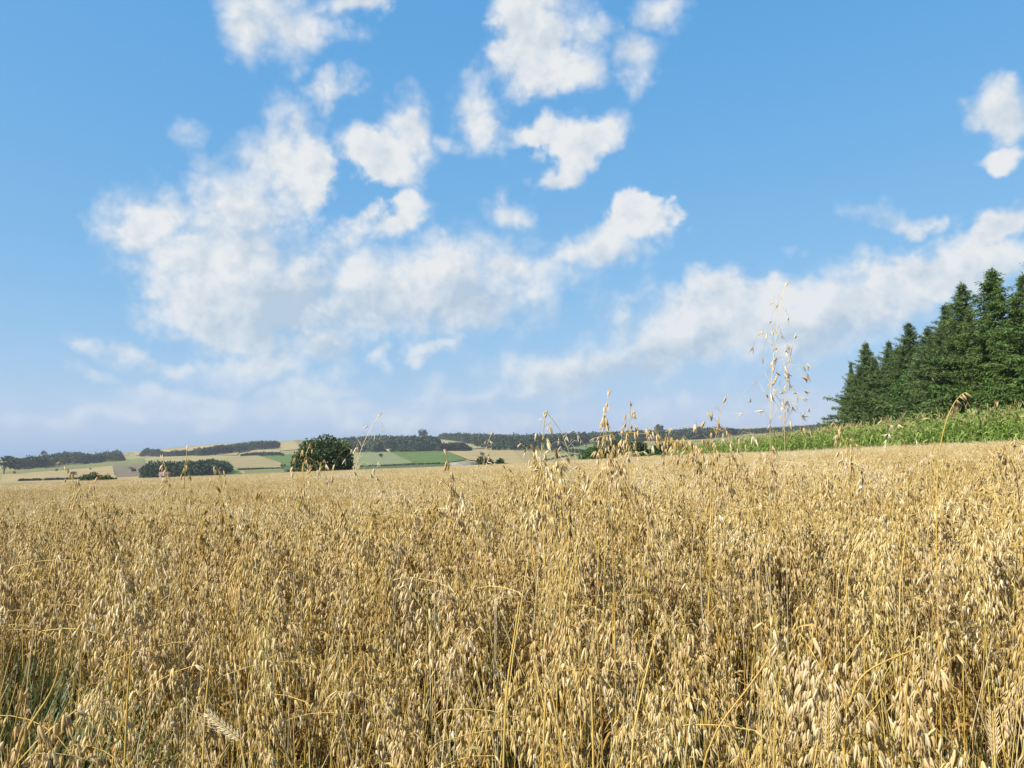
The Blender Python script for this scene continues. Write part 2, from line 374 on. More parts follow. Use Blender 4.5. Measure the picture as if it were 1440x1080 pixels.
# bushes by the field end
for k, (px, pt, D, w, lab) in enumerate([
    (682, 640, 136, 2.6, 'dark green bush just beyond the field, left of centre'),
    (705, 645, 140, 2.2, 'small greyish green bush beside the dark one beyond the field'),
    (134, 662, 150, 3.6, 'dark bush in front of the tan field at the far left'),
    (155, 668, 150, 2.6, 'low dark bush just right of a bigger one at far left'),
    (168, 670, 155, 2.2, 'small low bush, rightmost of the three at far left'),
    (353, 668, 140, 1.8, 'tiny dark bush at the field end left of the round tree'),
    (408, 660, 145, 2.4, 'dark low bush touching the left foot of the round tree')]):
    q = polar(px, D); tz = ray(px, pt, D)[2]
    tree('bush', q, w, max(tz - q[2], .8), (M['bark'], M['bushfar']), lab, 'bush', n=1500, size=.26, seed=30 + k, low=.02, clumps=9)
for k, (px, pt, D, w, lab) in enumerate([
    (832, 630, 118, 3.6, 'pale green bush half hidden by the tallest oat heads'),
    (862, 612, 112, 5.0, 'dark spreading bush behind the two tallest oat heads'),
    (888, 615, 116, 5.0, 'large dark bush right of the tallest oat heads'),
    (940, 619, 108, 4.6, 'round dark green bush in the hedge left of the maize'),
    (972, 628, 112, 4.4, 'light green bush in the hedge next to the maize end'),
    (912, 628, 115, 4.0, 'low light green bush between two dark ones in the hedge'),
    (1003, 627, 104, 4.0, 'light green weedy bush at the very end of the maize')]):
    q = polar(px, D); tz = ray(px, pt, D)[2]
    tree('hedge_bush', q, w, max(tz - q[2], .8), (M['bark'], M['broad'] if 'dark' in lab and 'light' not in lab else M['brightleaf']), lab, 'bush', n=3200, size=.24, seed=50 + k, low=.0, clumps=14)
# lone trees on the skyline
for k, (px, pb, hp, lab) in enumerate([(62, 642, 7, 'lone round tree on the bare skyline at the far left'),
    (594, 618, 14, 'single taller tree sticking out of the ridge wood right of the round tree'),
    (431, 619, 3.5, 'tiny lone tree on the skyline just left of the round tree'),
    (927, 612, 14, 'taller round tree rising above the wood beyond the hedge'),
    (5, 668, 24, 'dark tree clump cut by the left edge of the photo'),
    (806, 615, 9, 'small pointed tree rising over the middle wood'),
    (985, 612, 12, 'dark tree at the right end of the wood beyond the hedge')]):
    q, r = at(px, pb); h = hp * r / F
    tree('skyline_tree', q, h * .9, h, (M['bark'], M['wood']), lab, 'tree', n=500, size=h * .13, seed=70 + k, low=.1, clumps=9)

rs_ = random.Random(12)
for k in range(26):
    px = rs_.choice([rs_.uniform(15, 200), rs_.uniform(320, 410), rs_.uniform(510, 640), rs_.uniform(640, 830)])
    ys, yb = np.interp(px, SKY[:, 0], SKY[:, 1]), np.interp(px, BOT[:, 0], BOT[:, 1]); q, r = at(px, ys + (yb - ys) * rs_.uniform(.12, .62)); h = rs_.uniform(2.5, 6.5)
    tree('field_tree', q, h * rs_.uniform(.8, 1.3), h, (M['bark'], M['wood']), 'small dark tree scattered among the far fields of the hillside', 'tree', 'small trees among the far fields', n=160, size=h * .15, seed=900 + k, low=.05, clumps=6)

white = plain('white_render', (.66, .64, .60), (.78, .77, .74), .8); roofm = plain('roof_tiles', (.12, .085, .07), (.18, .13, .105), 2.)
greyw = plain('grey_wall', (.30, .29, .28), (.42, .40, .38), 1.); greyr = plain('grey_roof', (.10, .095, .095), (.19, .185, .19), .5)
glass = plain('window_glass', (.03, .035, .04), (.06, .065, .07), 1., rough=.15, spec=.5)
def house(name, p, rz, L, W, H, RH, wallm, rm, label, wins=3, cat='house', chim=True):
    e = empty(name, p, rz); tag(e, label, cat)
    g = Geo(); box(g, (-L/2, -W/2, -1), (L/2, W/2, H))
    g.add([(-L/2, -W/2, H), (-L/2, W/2, H), (-L/2, 0, H + RH), (L/2, -W/2, H), (L/2, W/2, H), (L/2, 0, H + RH)], [(0, 2, 1), (3, 4, 5)])
    g.obj('wall', [wallm], e)
    g = Geo(); o = .4
    for s in (-1, 1):
        V = np.array([(-L/2-o, s*(W/2+o), H-.25), (L/2+o, s*(W/2+o), H-.25), (L/2+o, 0, H+RH+.05), (-L/2-o, 0, H+RH+.05)])
        g.add(np.concatenate([V, V + [0, 0, .18]]), [(0,1,2,3),(4,5,6,7),(0,1,5,4),(1,2,6,5),(3,0,4,7)])
    rf = g.obj('roof', [rm], e)
    if chim: g = Geo(); box(g, (L*.2, -.3, H+RH*.6), (L*.2+.6, .3, H+RH+1.0)); g.obj('chimney', [rm], rf)
    for k in range(wins):
        x = -L/2 + L*(k+.5)/wins; g = Geo()
        if k == wins // 2: box(g, (x-.5, -W/2-.06, 0), (x+.5, -W/2-.003, 2.1)); g.obj('door', [rm], e)
        else: box(g, (x-.55, -W/2-.06, 1.0), (x+.55, -W/2-.003, 2.2)); g.obj('window', [glass], e)
    return e
q = polar(236, 300); tz = ray(236, 664.5, 300)[2]
house('garden_hut', (q[0], q[1], tz - 3.0), .3, 3.0, 2.6, 2.1, .9, white, roofm, 'small white hut with a pitched roof among the dark trees at left', 1, 'hut', False)
q = polar(652, 330); tz = ray(652, 651, 330)[2]
house('farm_shed', (q[0], q[1], tz - 4.6), .12, 9.5, 6, 2.4, 2.2, greyw, greyr, 'long low grey-roofed shed beyond the field, left of centre', 4, 'shed', False)
q, r = at(1121, 605); house('hill_house', q, .3, 9, 7, 4.5, 3.2, white, roofm, 'tiny white house on the far right ridge')
q, r = at(352, 626); house('hill_house', q, -.3, 10, 7, 3.6, 2.8, white, roofm, 'tiny pale house between trees on the left skyline')

# ------------------------------------------------------------------ conifers on the right
def conifer_geo(seed, h, R, kind):
    rng = np.random.default_rng(seed); gt, gl = Geo(), Geo()
    k = np.linspace(0, 1, 7); wob = np.cumsum(rng.normal(size=(7, 2)) * .03, 0)
    tube(gt, np.stack([wob[:, 0], wob[:, 1], k * h * .985 - .3], -1), (.085 * (1 - k) + .012) * h / 9, 7)
    z = h * (.17 if kind == 'larch' else .06); ph = 0
    while z < h * .985:
        t = z / h; Rz = R * 1.7 * (1 - t) ** .95 * rng.uniform(.72, 1.22) * (.75 + .25 * min(1, t * 5)) + .07
        nb = 3; ph += 2.4 + rng.normal() * .3
        for b in range(nb):
            a = ph + b * 2 * math.pi / nb + rng.normal() * .22; L = Rz * rng.uniform(.42, 1.32)
            out = np.array([math.cos(a), math.sin(a), 0]); lift = rng.uniform(-.12, .42) + .5 * t ** 2 - (.12 if kind == 'larch' else .0)
            s = np.linspace(0, 1, 5); zc = z + L * (lift * s - .30 * s ** 2 + .14 * s ** 3)
            P = out[None] * (L * s)[:, None]; P[:, 2] = zc
            P[:, :2] += np.array([np.interp(z, k * h, wob[:, 0]), np.interp(z, k * h, wob[:, 1])])
            tube(gt, P, np.linspace(.018, .004, 5) * h / 9, 3)
            n = int(16 + L * 74); q = rng.random(n) ** .75 * .98 + .03
            pos = np.stack([np.interp(q, s, P[:, i]) for i in range(3)], -1)
            side = np.array([-out[1], out[0], 0]); sg = rng.choice([-1, 1], n)[:, None]
            d = out * .55 + side * sg * rng.uniform(.2, 1, n)[:, None] + np.array([0, 0, 1]) * rng.normal(-.10 if kind != 'larch' else -.35, .35, n)[:, None]
            Ls = (.16 + .20 * (1 - q)) * rng.uniform(.7, 1.4, n) * (.72 + .22 * L)
            leafcards(gl, pos + rng.normal(size=(n, 3)) * .05, d + rng.normal(size=(n, 3)) * .25, Ls * .85, Ls * .19, rng, 0, np.clip(rng.normal(.42, .16, n) + .3 * (q - .5), 0, 1))
        z += rng.uniform(.07, .15) * (h / 10) * (1.15 - .45 * t)
    n = 40; q = rng.random(n)
    leafcards(gl, np.stack([wob[-1, 0] + 0 * q, wob[-1, 1] + 0 * q, h * (.93 + .07 * q)], -1), rng.normal(size=(n, 3)) * [.6, .6, .3] + [0, 0, .9], .22, .05, rng, 0, .6)
    return gt, gl
PROT = []
for i in range(6):
    kind = 'larch' if i >= 4 else 'spruce'
    gt, gl = conifer_geo(100 + i, 10., [2.3, 2.6, 2.4, 2.8, 2.5, 2.3][i], kind)
    PROT.append((gt.mesh('trunk', [M['palebark' if kind == 'larch' else 'bark']], True), gl.mesh('crown', [M[kind]]), kind))
def conifer(p, h, i, rz, label, group=None, fat=1.0):
    mt, ml, kind = PROT[i]
    e = empty('larch_tree' if kind == 'larch' else 'spruce_tree', p, rz); e.scale = (h / 10 * fat, h / 10 * fat, h / 10)
    tag(e, label, 'tree', group)
    for nm, me in (('trunk', mt), ('crown', ml)):
        o = bpy.data.objects.new(nm, me); COL.objects.link(o); o.parent = e
rg = random.Random(5)
ROW = [(1190,556,103,0,'shortest spruce at the far left end of the plantation edge'),
       (1197,512,98,1,'second spruce from the left end of the plantation, short and ragged'),
       (1218,484,92,2,'slim pointed spruce, third from the left end of the plantation'),
       (1251,482,87,0,'bluish spruce left of the bright leafy tree in the plantation edge'),
       (1284,457,81,3,'taller spruce rising behind the bright leafy tree'),
       (1307,463,77,1,'narrow spruce between the leafy tree and the tall group'),
       (1334,432,71,3,'spruce stepping up to the tall group at the right'),
       (1358,402,65,2,'tall dark spruce just left of the highest larch'),
       (1400,382,59,4,'highest yellow-green larch near the right edge of the photo'),
       (1446,390,54,5,'larch cut by the right edge of the photo')]
for px, pt, D, i, lab in ROW:
    q = polar(px, D); conifer(q, ray(px, pt, D)[2] - q[2] + .2, i, rg.uniform(0, 6.28), lab, None, .55 if px < 1200 else .95 if i < 4 else 1.1)
for D in (49, 44, 39, 34):
    q = np.array([31.5, D, 0.]); q[2] = float(zf(q[0], D)); conifer(q, 12 + rg.uniform(-.6, .8), 4 + rg.randrange(2), rg.uniform(0, 6), 'larch of the plantation edge standing beyond the right side of the photo', 'larches beyond the right side', 1.1)
hidden = []
for row, dx in ((1, 3.4), (2, 7.5), (3, 12.)):
    for D in np.arange(44, 104, 3.9 if row == 1 else 5.0):
        D = D + rg.uniform(-1, 1); x = 31.5 + dx + max(0, (D - 60)) * .06 + rg.uniform(-.8, .8)
        if D > 90 or (row > 1 and D > 84): continue
        px = 720 + F * CT * x / D; cap = np.interp(px, [r_[0] for r_ in ROW], [r_[1] for r_ in ROW]) + 10
        z = float(zf(x, D)); h = min(11.0, ray(px, cap, D)[2] - z)
        if h < 4: continue
        conifer(np.array([x, D, z]), h * rg.uniform(.92, 1.0), (4 + rg.randrange(2)) if D < 62 else rg.randrange(4), rg.uniform(0, 6),
                'dark conifer in the rows behind the plantation edge, mostly hidden by front trees', 'conifers in the rows behind the plantation edge')
q = polar(1292, 74)
tree('leafy_tree', q, 4.6, ray(1292, 512, 74)[2] - q[2], (M['bark'], M['brightleaf']), 'brighter green broadleaf tree among the dark conifers of the plantation edge', 'tree', n=9000, size=.20, seed=91, low=.03, clumps=26)

# ------------------------------------------------------------------ maize strip
def maize_geo(seed):
    rng = np.random.default_rng(seed); st, lf, ta = Geo(), Geo(), Geo(); H = rng.uniform(1.75, 2.05)
    tube(st, [(0, 0, -.05), (.01, 0, H * .5), (0, .015, H)], [.014, .012, .006], 4, 0, .6)
    for k in range(15):
        z = H * (.10 + .061 * k); a = k * math.pi + rng.normal() * .5; L = rng.uniform(.55, .85) * (1.1 - .03 * k)
        o = np.array([math.cos(a), math.sin(a), 0]); s = np.linspace(0, 1, 6)
        P = o[None] * (L * (s - .15 * s ** 2) * .75)[:, None]; P[:, 2] = z + L * (.75 * s - rng.uniform(.8, 1.25) * s ** 2)
        strip(lf, P, np.array([.025, .055, .06, .05, .03, .003]), (-o[1], o[0], rng.normal() * .4), 0, rng.uniform(.1, .95))
    for k in range([6, 1, 4, 1, 3, 1][seed % 6]):
        a = rng.uniform(0, 6.28); d = np.array([math.cos(a) * .35, math.sin(a) * .35, 1.])
        P = np.array([0, 0, H]) + np.linspace(0, 1, 4)[:, None] * d * rng.uniform(.18, .3); P[:, 2] -= np.linspace(0, 1, 4) ** 2 * .05
        tube(ta, P, [.006, .008, .007, .003], 3, 0, rng.random())
    return st, lf, ta
MZ = [maize_geo(200 + i) for i in range(6)]
MZM = [(a.mesh('stalk', [M['maize']]), b.mesh('leaf', [M['maize']]), c.mesh('tassel', [M['tassel']])) for a, b, c in MZ]

def gn_scatter(name, meshes, pts, vi, rot, scl, label, cat):
    """one object: points carrying instances of the given meshes"""
    src = bpy.data.collections.new(name + '_source')
    for i, me in enumerate(meshes):
        src.objects.link(bpy.data.objects.new('%s_source.%03d' % (name, i), me))
    me = bpy.data.meshes.new(name); me.vertices.add(len(pts)); me.vertices.foreach_set('co', np.asarray(pts, float).ravel())
    a = me.attributes.new('vi', 'INT', 'POINT'); a.data.foreach_set('value', np.asarray(vi, np.int32))
    a = me.attributes.new('rot', 'FLOAT_VECTOR', 'POINT'); a.data.foreach_set('vector', np.asarray(rot, float).ravel())
    a = me.attributes.new('scl', 'FLOAT_VECTOR', 'POINT'); a.data.foreach_set('vector', np.asarray(scl, float).ravel())
    o = bpy.data.objects.new(name, me); COL.objects.link(o)
    ng = bpy.data.node_groups.new(name, 'GeometryNodeTree')
    ng.interface.new_socket('Geometry', in_out='INPUT', socket_type='NodeSocketGeometry')
    ng.interface.new_socket('Geometry', in_out='OUTPUT', socket_type='NodeSocketGeometry')
    N = ng.nodes; gi = N.new('NodeGroupInput'); go = N.new('NodeGroupOutput'); ip = N.new('GeometryNodeInstanceOnPoints')
    ci = N.new('GeometryNodeCollectionInfo'); ci.inputs['Collection'].default_value = src
    ci.inputs['Separate Children'].default_value = True; ci.inputs['Reset Children'].default_value = True
    def named(nm, dt):
        nd = N.new('GeometryNodeInputNamedAttribute'); nd.data_type = dt; nd.inputs['Name'].default_value = nm
        return nd.outputs[0]
    L = ng.links; L.new(gi.outputs[0], ip.inputs['Points']); L.new(ci.outputs[0], ip.inputs['Instance'])
    ip.inputs['Pick Instance'].default_value = True
    L.new(named('vi', 'INT'), ip.inputs['Instance Index']); L.new(named('rot', 'FLOAT_VECTOR'), ip.inputs['Rotation'])
    L.new(named('scl', 'FLOAT_VECTOR'), ip.inputs['Scale']); L.new(ip.outputs[0], go.inputs[0])
    md = o.modifiers.new('scatter', 'NODES'); md.node_group = ng
    tag(o, label, cat, kind='stuff'); return o

def to_px(P):
    P = np.atleast_2d(P); x, y, z = P[:, 0], P[:, 1], P[:, 2] - CAMZ
    f = y * CT + z * ST; u = -y * ST + z * CT
    return np.where(f > .05, 720 + F * x / np.maximum(f, .05), -9999), 540 - F * u / np.maximum(f, .05), f
rng = np.random.default_rng(77)
mp = []
for x in np.arange(17.2, 29.5, .72):
    ys = np.arange(20, 97, .21); ys = ys + rng.normal(size=len(ys)) * .04
    xx = x + rng.normal(size=len(ys)) * .05 + .35 * np.sin(ys * .13) ; mp.append(np.stack([xx, ys], -1))
mp = np.concatenate(mp); mp = mp[rng.random(len(mp)) < .93]
mz = zf(mp[:, 0], mp[:, 1]); sc = rng.uniform(.88, 1.26, len(mp)) * np.interp(mp[:, 1], [20, 60, 85, 97], [1, 1, .92, .6])
mpx, mpy, md_ = to_px(np.stack([mp[:, 0], mp[:, 1], mz + 1.5], -1))
score = np.where((mpx > 0) & (mpx < 1440), mp[:, 0] * 6 + mp[:, 1] * .12, 1e9)
front = np.argsort(score)[:240]; isf = np.zeros(len(mp), bool); isf[front] = True
vi = rng.integers(0, 6, len(mp)); rz = rng.uniform(0, 6.28, len(mp))
for k in front:
    e = empty('maize_plant', (mp[k, 0], mp[k, 1], mz[k]), rz[k]); e.scale = (sc[k],) * 3
    tag(e, 'green maize plant with a brown tassel in the front row along the oat field', 'maize plant', 'maize plants in the front row')
    for nm, me in zip(('stalk', 'leaf', 'tassel'), MZM[vi[k]]):
        o = bpy.data.objects.new(nm, me); COL.objects.link(o); o.parent = e
mm = []
for a, b, c in MZ:
    g = Geo(); g.merge(a, mat=0); g.merge(b, mat=0); g.merge(c, mat=1); mm.append(g.mesh('maize', [M['maize'], M['tassel']]))
k = ~isf
gn_scatter('maize_crop', mm, np.stack([mp[k, 0], mp[k, 1], mz[k]], -1), vi[k], np.stack([0 * rz[k], 0 * rz[k], rz[k]], -1), np.repeat(sc[k, None], 3, 1),
           'strip of green maize between the oat field and the conifers', 'maize crop')

# ------------------------------------------------------------------ oats
def lathe(prof, n, flat=1.0):
    a = np.arange(n) * 2 * np.pi / n
    V = np.concatenate([np.stack([np.cos(a) * r, np.sin(a) * r * flat, np.full(n, z)], -1) for z, r in prof])
    K = len(prof); i = np.arange(K - 1)[:, None] * n; j = np.arange(n)[None]; j2 = (j + 1) % n
    return V, np.stack([i + j, i + j2, i + n + j2, i + n + j], -1).reshape(-1, 4)
def rotx(V, a, off):
    c, s = math.cos(a), math.sin(a); return V @ np.array([[1, 0, 0], [0, c, -s], [0, s, c]]).T + off
_h, _hf = lathe([(0, .03), (.1, .085), (.34, .122), (.62, .095), (.85, .045), (1, .006)], 5, .7)
SPV = np.concatenate([rotx(_h, .13, (0, -.035, 0)), rotx(_h * [1, 1, .9], -.13, (0, .035, 0))]); SPF = np.concatenate([_hf, _hf + len(_h)])
_l, _lf = lathe([(0, .04), (.35, .155), (.7, .105), (1, .01)], 4, .8)
_o, _of = lathe([(0, .1), (.35, .24), (1, .02)], 3)
# open wild-oat spikelet: two glumes spread wide
_g, _gf = lathe([(0, .03), (.2, .085), (.5, .09), (.8, .045), (1, .004)], 5, .6)
WDV = np.concatenate([rotx(_g, .30, (0, -.02, 0)), rotx(_g, -.30, (0, .02, 0)), rotx(_g * [.8, .8, .7], 0, (0, 0, 0))]); WDF = np.concatenate([_gf, _gf + len(_g), _gf + 2 * len(_g)])

def oat_geo(seed, H=.85, Lp=.22, nod=.5, spread=.55, per=2, lod=0, lean=.06, wild=False, leaves=2, nodes=7, spl=.0220, side=None, hang=1.0, base=None):
    """returns stem, panicle, [leaves]; stem mats [straw], panicle mats [straw, husk]"""
    rng = np.random.default_rng(seed); st, pa, lv = Geo(), Geo(), []
    a0 = rng.uniform(0, 6.28) if side is None else side; ld = np.array([math.cos(a0), math.sin(a0), 0])
    s = np.linspace(0, 1, 6 if lod < 2 else 3); rs = rng.random()
    P = ld[None] * (lean * H * s ** 2)[:, None]; P[:, 2] = H * s
    tube(st, P, np.linspace(.0019, .0012, len(s)) * (.5 if wild else 1), 4 if lod == 0 else 3, 0, rs)
    q = np.linspace(0, 1, 8); ax = ld[None] * (lean * H + 2 * lean * Lp * q + nod * Lp * q ** 2)[:, None]
    ax[:, 2] = H + Lp * (q - .42 * nod * q ** 2 - .25 * nod ** 2 * q ** 3)
    tube(pa, ax if lod < 2 else ax[::3], .0010 if lod < 2 else .0014, 3, 0, rs)
    pos, dr = [], []
    for k in range(nodes):
        t = (k + .15) / nodes; p0 = np.array([np.interp(t, q, ax[:, i]) for i in range(3)])
        nb = max(1, int(round((3.6 if k < nodes - 2 else 2) * (1 if lod < 2 else .7))))
        for b in range(nb):
            a = rng.uniform(0, 6.28); o = np.array([math.cos(a), math.sin(a), 0]); L = ((1 - t) * .085 + .018) * rng.uniform(.5, 1.2) * Lp / .22
            droop = rng.uniform(.15, .9) * hang
            pts = np.array([p0, p0 + o * L * spread * .5 + [0, 0, L * .45], p0 + o * L * spread + [0, 0, L * (.45 - .45 * droop)], p0 + o * L * spread * 1.25 + [0, 0, L * (.3 - 1.0 * droop)]])
            if lod == 0 or wild: tube(pa, pts, [.0005, .0004, .0003, .00025], 3, 0, rs)
            for m in range(1 + (rng.random() < .75) * (per - 1)):
                w = 1 - .42 * m * rng.uniform(.6, 1.1); i = w * 3; i0 = min(int(i), 2); pp = pts[i0] + (pts[i0 + 1] - pts[i0]) * (i - i0)
                if m: pp = pp + rng.normal(size=3) * .004
                pos.append(pp); dr.append(o * rng.uniform(.0, .55) + rng.normal(size=3) * .14 + np.array([0, 0, -1.]) * (1 if not wild else rng.uniform(.1, 1)))
    pos.append(ax[-1]); dr.append(ld * .6 + np.array([0, 0, -.5 if nod > .25 else .9]))
    pos, dr = np.array(pos), np.array(dr); K = len(pos); L = spl * rng.uniform(.75, 1.2, K)
    fr = frames(dr, rng); M3 = fr * L[:, None, None]
    base = rng.uniform(.2, .6) if base is None else base; rn = np.clip(base + rng.normal(size=K) * .2, 0, 1)
    if wild: tv, tf = WDV, WDF
    else: tv, tf = ((SPV, SPF), (_l, _lf), (_o, _of))[lod]
    if lod == 1: M3 = M3 * np.array([1.0, 1.0, 1.0])
    if lod == 2: M3 = M3 * np.array([1.0, 1.0, 1.0])
    stamp(pa, tv, tf, M3, pos, 1, rn)
    for k in range(leaves):
        g = Geo(); z = H * rng.uniform(.25, .8); a = rng.uniform(0, 6.28); o = np.array([math.cos(a), math.sin(a), 0]); Ll = rng.uniform(.12, .26)
        sp = np.linspace(0, 1, 7 if lod == 0 else 4); up = rng.uniform(.2, .9)
        Q = o[None] * (Ll * .7 * (sp - .25 * sp ** 2))[:, None]; Q[:, 2] = z + Ll * (up * sp - rng.uniform(.7, 1.5) * sp ** 2)
        Q[:, :2] += ld[:2] * lean * H * (z / H) ** 2
        tw = sp * rng.uniform(-2, 2); sd = np.stack([-o[1] * np.cos(tw), o[0] * np.cos(tw), np.sin(tw)], -1)
        strip(g, Q, np.interp(sp, [0, .2, .7, 1], [.004, .0085, .006, .0008]), sd, 0, rng.random()); lv.append(g)
    return st, pa, lv
NV = 14
OATS = [oat_geo(300 + i, H=[.74, .78, .82, .86, .70, .80, .76][i % 7], Lp=[.20, .23, .18, .22][i % 4], nod=[.15, .6, .35, .9, .25][i % 5], spread=[.35, .5, .42, .6][i % 4], per=2 + (i % 3 == 0), lean=[.02, .10, .05, .16, .08][i % 5], leaves=4) for i in range(NV)]
OM = [(a.mesh('stem', [M['straw']], True), b.mesh('panicle', [M['straw'], M['husk' if i % 6 else 'palehusk']], True), [l.mesh('leaf', [M['dryleaf']], True) for l in lv]) for i, (a, b, lv) in enumerate(OATS)]
full = []
for i, (a, b, lv) in enumerate(OATS):
    g = Geo(); g.merge(a)
    V = np.concatenate(b.v); g.v.append(V); g.r.append(np.concatenate(b.r))
    for f, m in zip(b.f, b.m): g.f.append(f + g.n); g.m.append(m)
    g.n += len(V)
    for l in lv: g.merge(l, mat=2)
    full.append(g.mesh('oat', [M['straw'], M['husk' if i % 6 else 'palehusk'], M['dryleaf']], True))
def patch(seed, size, n, lod, dz=.06, per=2):
    rng = np.random.default_rng(seed); G = Geo()
    for k in range(n):
        a, b, lv = oat_geo(seed * 1000 + k, H=rng.uniform(.70, .86) + rng.normal() * dz * .5, Lp=rng.uniform(.17, .23), nod=rng.uniform(.1, .9), spread=rng.uniform(.35, .6), per=per,
                           lod=lod, spl=.0225, lean=rng.uniform(.01, .15), leaves=1 if lod < 2 else 0, nodes=7 if lod < 2 else 5)
        off = np.array([rng.uniform(-.5, .5) * size, rng.uniform(-.5, .5) * size, 0])
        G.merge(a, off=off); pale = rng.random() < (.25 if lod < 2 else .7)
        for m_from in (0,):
            V = np.concatenate(b.v) + off; G.v.append(V); G.r.append(np.clip(np.concatenate(b.r) + rng.normal() * .1 + (.25 if pale else 0) + (.1, .18, .30)[lod], 0, 1))  # husks paler in farther patches: distance haze and glare put into their colour
            for f, m in zip(b.f, b.m): G.f.append(f + G.n); G.m.append(m)
            G.n += len(V)
        for l in lv: G.merge(l, mat=2, off=off)
    return G.mesh('oat_patch', [M['straw'], M['husk'], M['dryleaf']])
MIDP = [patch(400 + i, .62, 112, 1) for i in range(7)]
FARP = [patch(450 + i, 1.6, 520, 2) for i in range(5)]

def fld(x, y, s=0):                                  # soft variation over the field
    return (np.sin(x * 1.9 + 1.3 * np.sin(y * 1.1 + s)) + np.sin(y * 2.3 + 1.7 * np.sin(x * .8 + 2 + s)) + np.sin((x + y) * .9 + s)) / 3
rng = np.random.default_rng(99)
# near plants
NY = 6.2
n = 34000; y = np.sqrt(rng.random(n)) * (NY + 1.2) ; x = rng.uniform(-1, 1, n) * (NY * .78 + 2.2)
dens = np.interp(y, [1.3, 2.6, 3.4], [78, 140, 250]) / (n / (2 * (NY * .78 + 2.2)) / (NY + 1.2) * 2 * y / (NY + 1.2))
keep = (rng.random(n) < dens) & (np.abs(x) < .75 * y + 1.9) & (y > .5) & (y < NY) & (np.hypot(x, y) > .62)
def wedges(x, y):
    g = 0 * x
    for c, w, y0, y1, a in ((-.60, .125, .9, 3.2, .975), (-.42, .035, 1.3, 2.6, .6), (.155, .04, 1.05, 2.5, .85), (.43, .05, 1.05, 2.5, .85), (.0, .03, 1.3, 2.6, .6), (-.28, .035, 1.2, 2.4, .6), (.3, .03, 1.6, 2.8, .6), (.58, .045, 1.1, 2.6, .65), (-.13, .025, 1.5, 2.6, .5), (.23, .02, 2., 3.2, .5)):
        g = np.maximum(g, a * np.exp(-((x - c * y) / (w * y)) ** 4) * (1 / (1 + np.exp(-(y - y0) / .08))) * (1 / (1 + np.exp((y - y1) / .15))))
    return g
gap = wedges(x, y)
keep &= rng.random(n) > gap + .18 * (fld(x, y) > .35)
x, y = x[keep], y[keep]; N = len(x)
z = zf(x, y); vi = rng.integers(0, NV, N); rz = rng.uniform(0, 6.28, N)
sz = rng.uniform(.80, 1.10, N) * (1 + .035 * fld(x * .5, y * .5, 3)); sz *= np.where(rng.random(N) < .12, rng.uniform(1.03, 1.11, N), 1)
hs = np.interp(np.hypot(x, y), [1.0, 1.5, 3.0], [.90, 1.0, 1.17])
clump = (np.abs(x / y - .125) < .10) & (y > 2.35) & (y < 3.5); sz *= np.where(clump & (rng.random(N) < .30), rng.uniform(1.06, 1.30, N), 1)
S3 = np.stack([sz * (.5 + .5 * hs), sz * (.5 + .5 * hs), sz * hs], -1)
tilt = rng.normal(size=(N, 2)) * .09
ppx, ppy, pf = to_px(np.stack([x, y, z + .88 * S3[:, 2]], -1))
vis = (ppx > 10) & (ppx < 1430) & (ppy < 1085)
idx = np.argsort(np.where(vis, pf, 1e9))[:285]; ind = np.zeros(N, bool); ind[idx] = True
for k in idx:
    e = empty('oat_plant', (x[k], y[k], z[k])); e.rotation_euler = (tilt[k, 0], tilt[k, 1], rz[k]); e.scale = S3[k]
    zone = 0 if ppx[k] < 480 else 1 if ppx[k] < 960 else 2
    tag(e, ['ripe golden oat plant in the nearest rows, bottom left third of the photo', 'ripe golden oat plant in the nearest rows, bottom middle of the photo', 'ripe golden oat plant in the nearest rows, bottom right third of the photo'][zone], 'oat plant',
        ['nearest oat plants at bottom left', 'nearest oat plants at bottom middle', 'nearest oat plants at bottom right'][zone])
    a, b, lv = OM[vi[k]]
    for nm, me in [('stem', a), ('panicle', b)] + [('leaf', l) for l in lv]:
        o = bpy.data.objects.new(nm, me); COL.objects.link(o); o.parent = e
k = ~ind
PT = [np.stack([x[k], y[k], z[k]], -1)]; VI = [vi[k]]; RO = [np.stack([tilt[k, 0], tilt[k, 1], rz[k]], -1)]; SL = [S3[k]]
def bare(seed):
    r = np.random.default_rng(seed); g = Geo(); a = r.uniform(0, 6.28); q = np.linspace(0, 1, 7); ln = r.uniform(.02, .22)
    tube(g, np.stack([math.cos(a) * ln * q ** 2, math.sin(a) * ln * q ** 2, r.uniform(.82, 1.0) * q], -1), np.linspace(.0019, .0009, 7), 4, 0, r.random()); return g.mesh('straw', [M['straw' if seed % 2 else 'palestraw']], True)
BARE = [bare(600 + i) for i in range(5)]
nb_ = 1500; by = np.sqrt(rng.uniform(.8, 30, nb_)); bx_ = rng.uniform(-.78, .78, nb_) * by; kb = np.hypot(bx_, by) > .8; bx_, by = bx_[kb], by[kb]; nb_ = len(by); hb = np.interp(by, [1., 1.5, 3.], [.92, 1.05, 1.24]) * rng.uniform(.9, 1.06, nb_)
PT.append(np.stack([bx_, by, zf(bx_, by)], -1)); VI.append(NV + len(MIDP) + len(FARP) + rng.integers(0, 5, nb_)); RO.append(np.stack([rng.normal(size=nb_) * .1, rng.normal(size=nb_) * .1, rng.uniform(0, 6.28, nb_)], -1)); SL.append(np.stack([np.ones(nb_), np.ones(nb_), hb], -1))
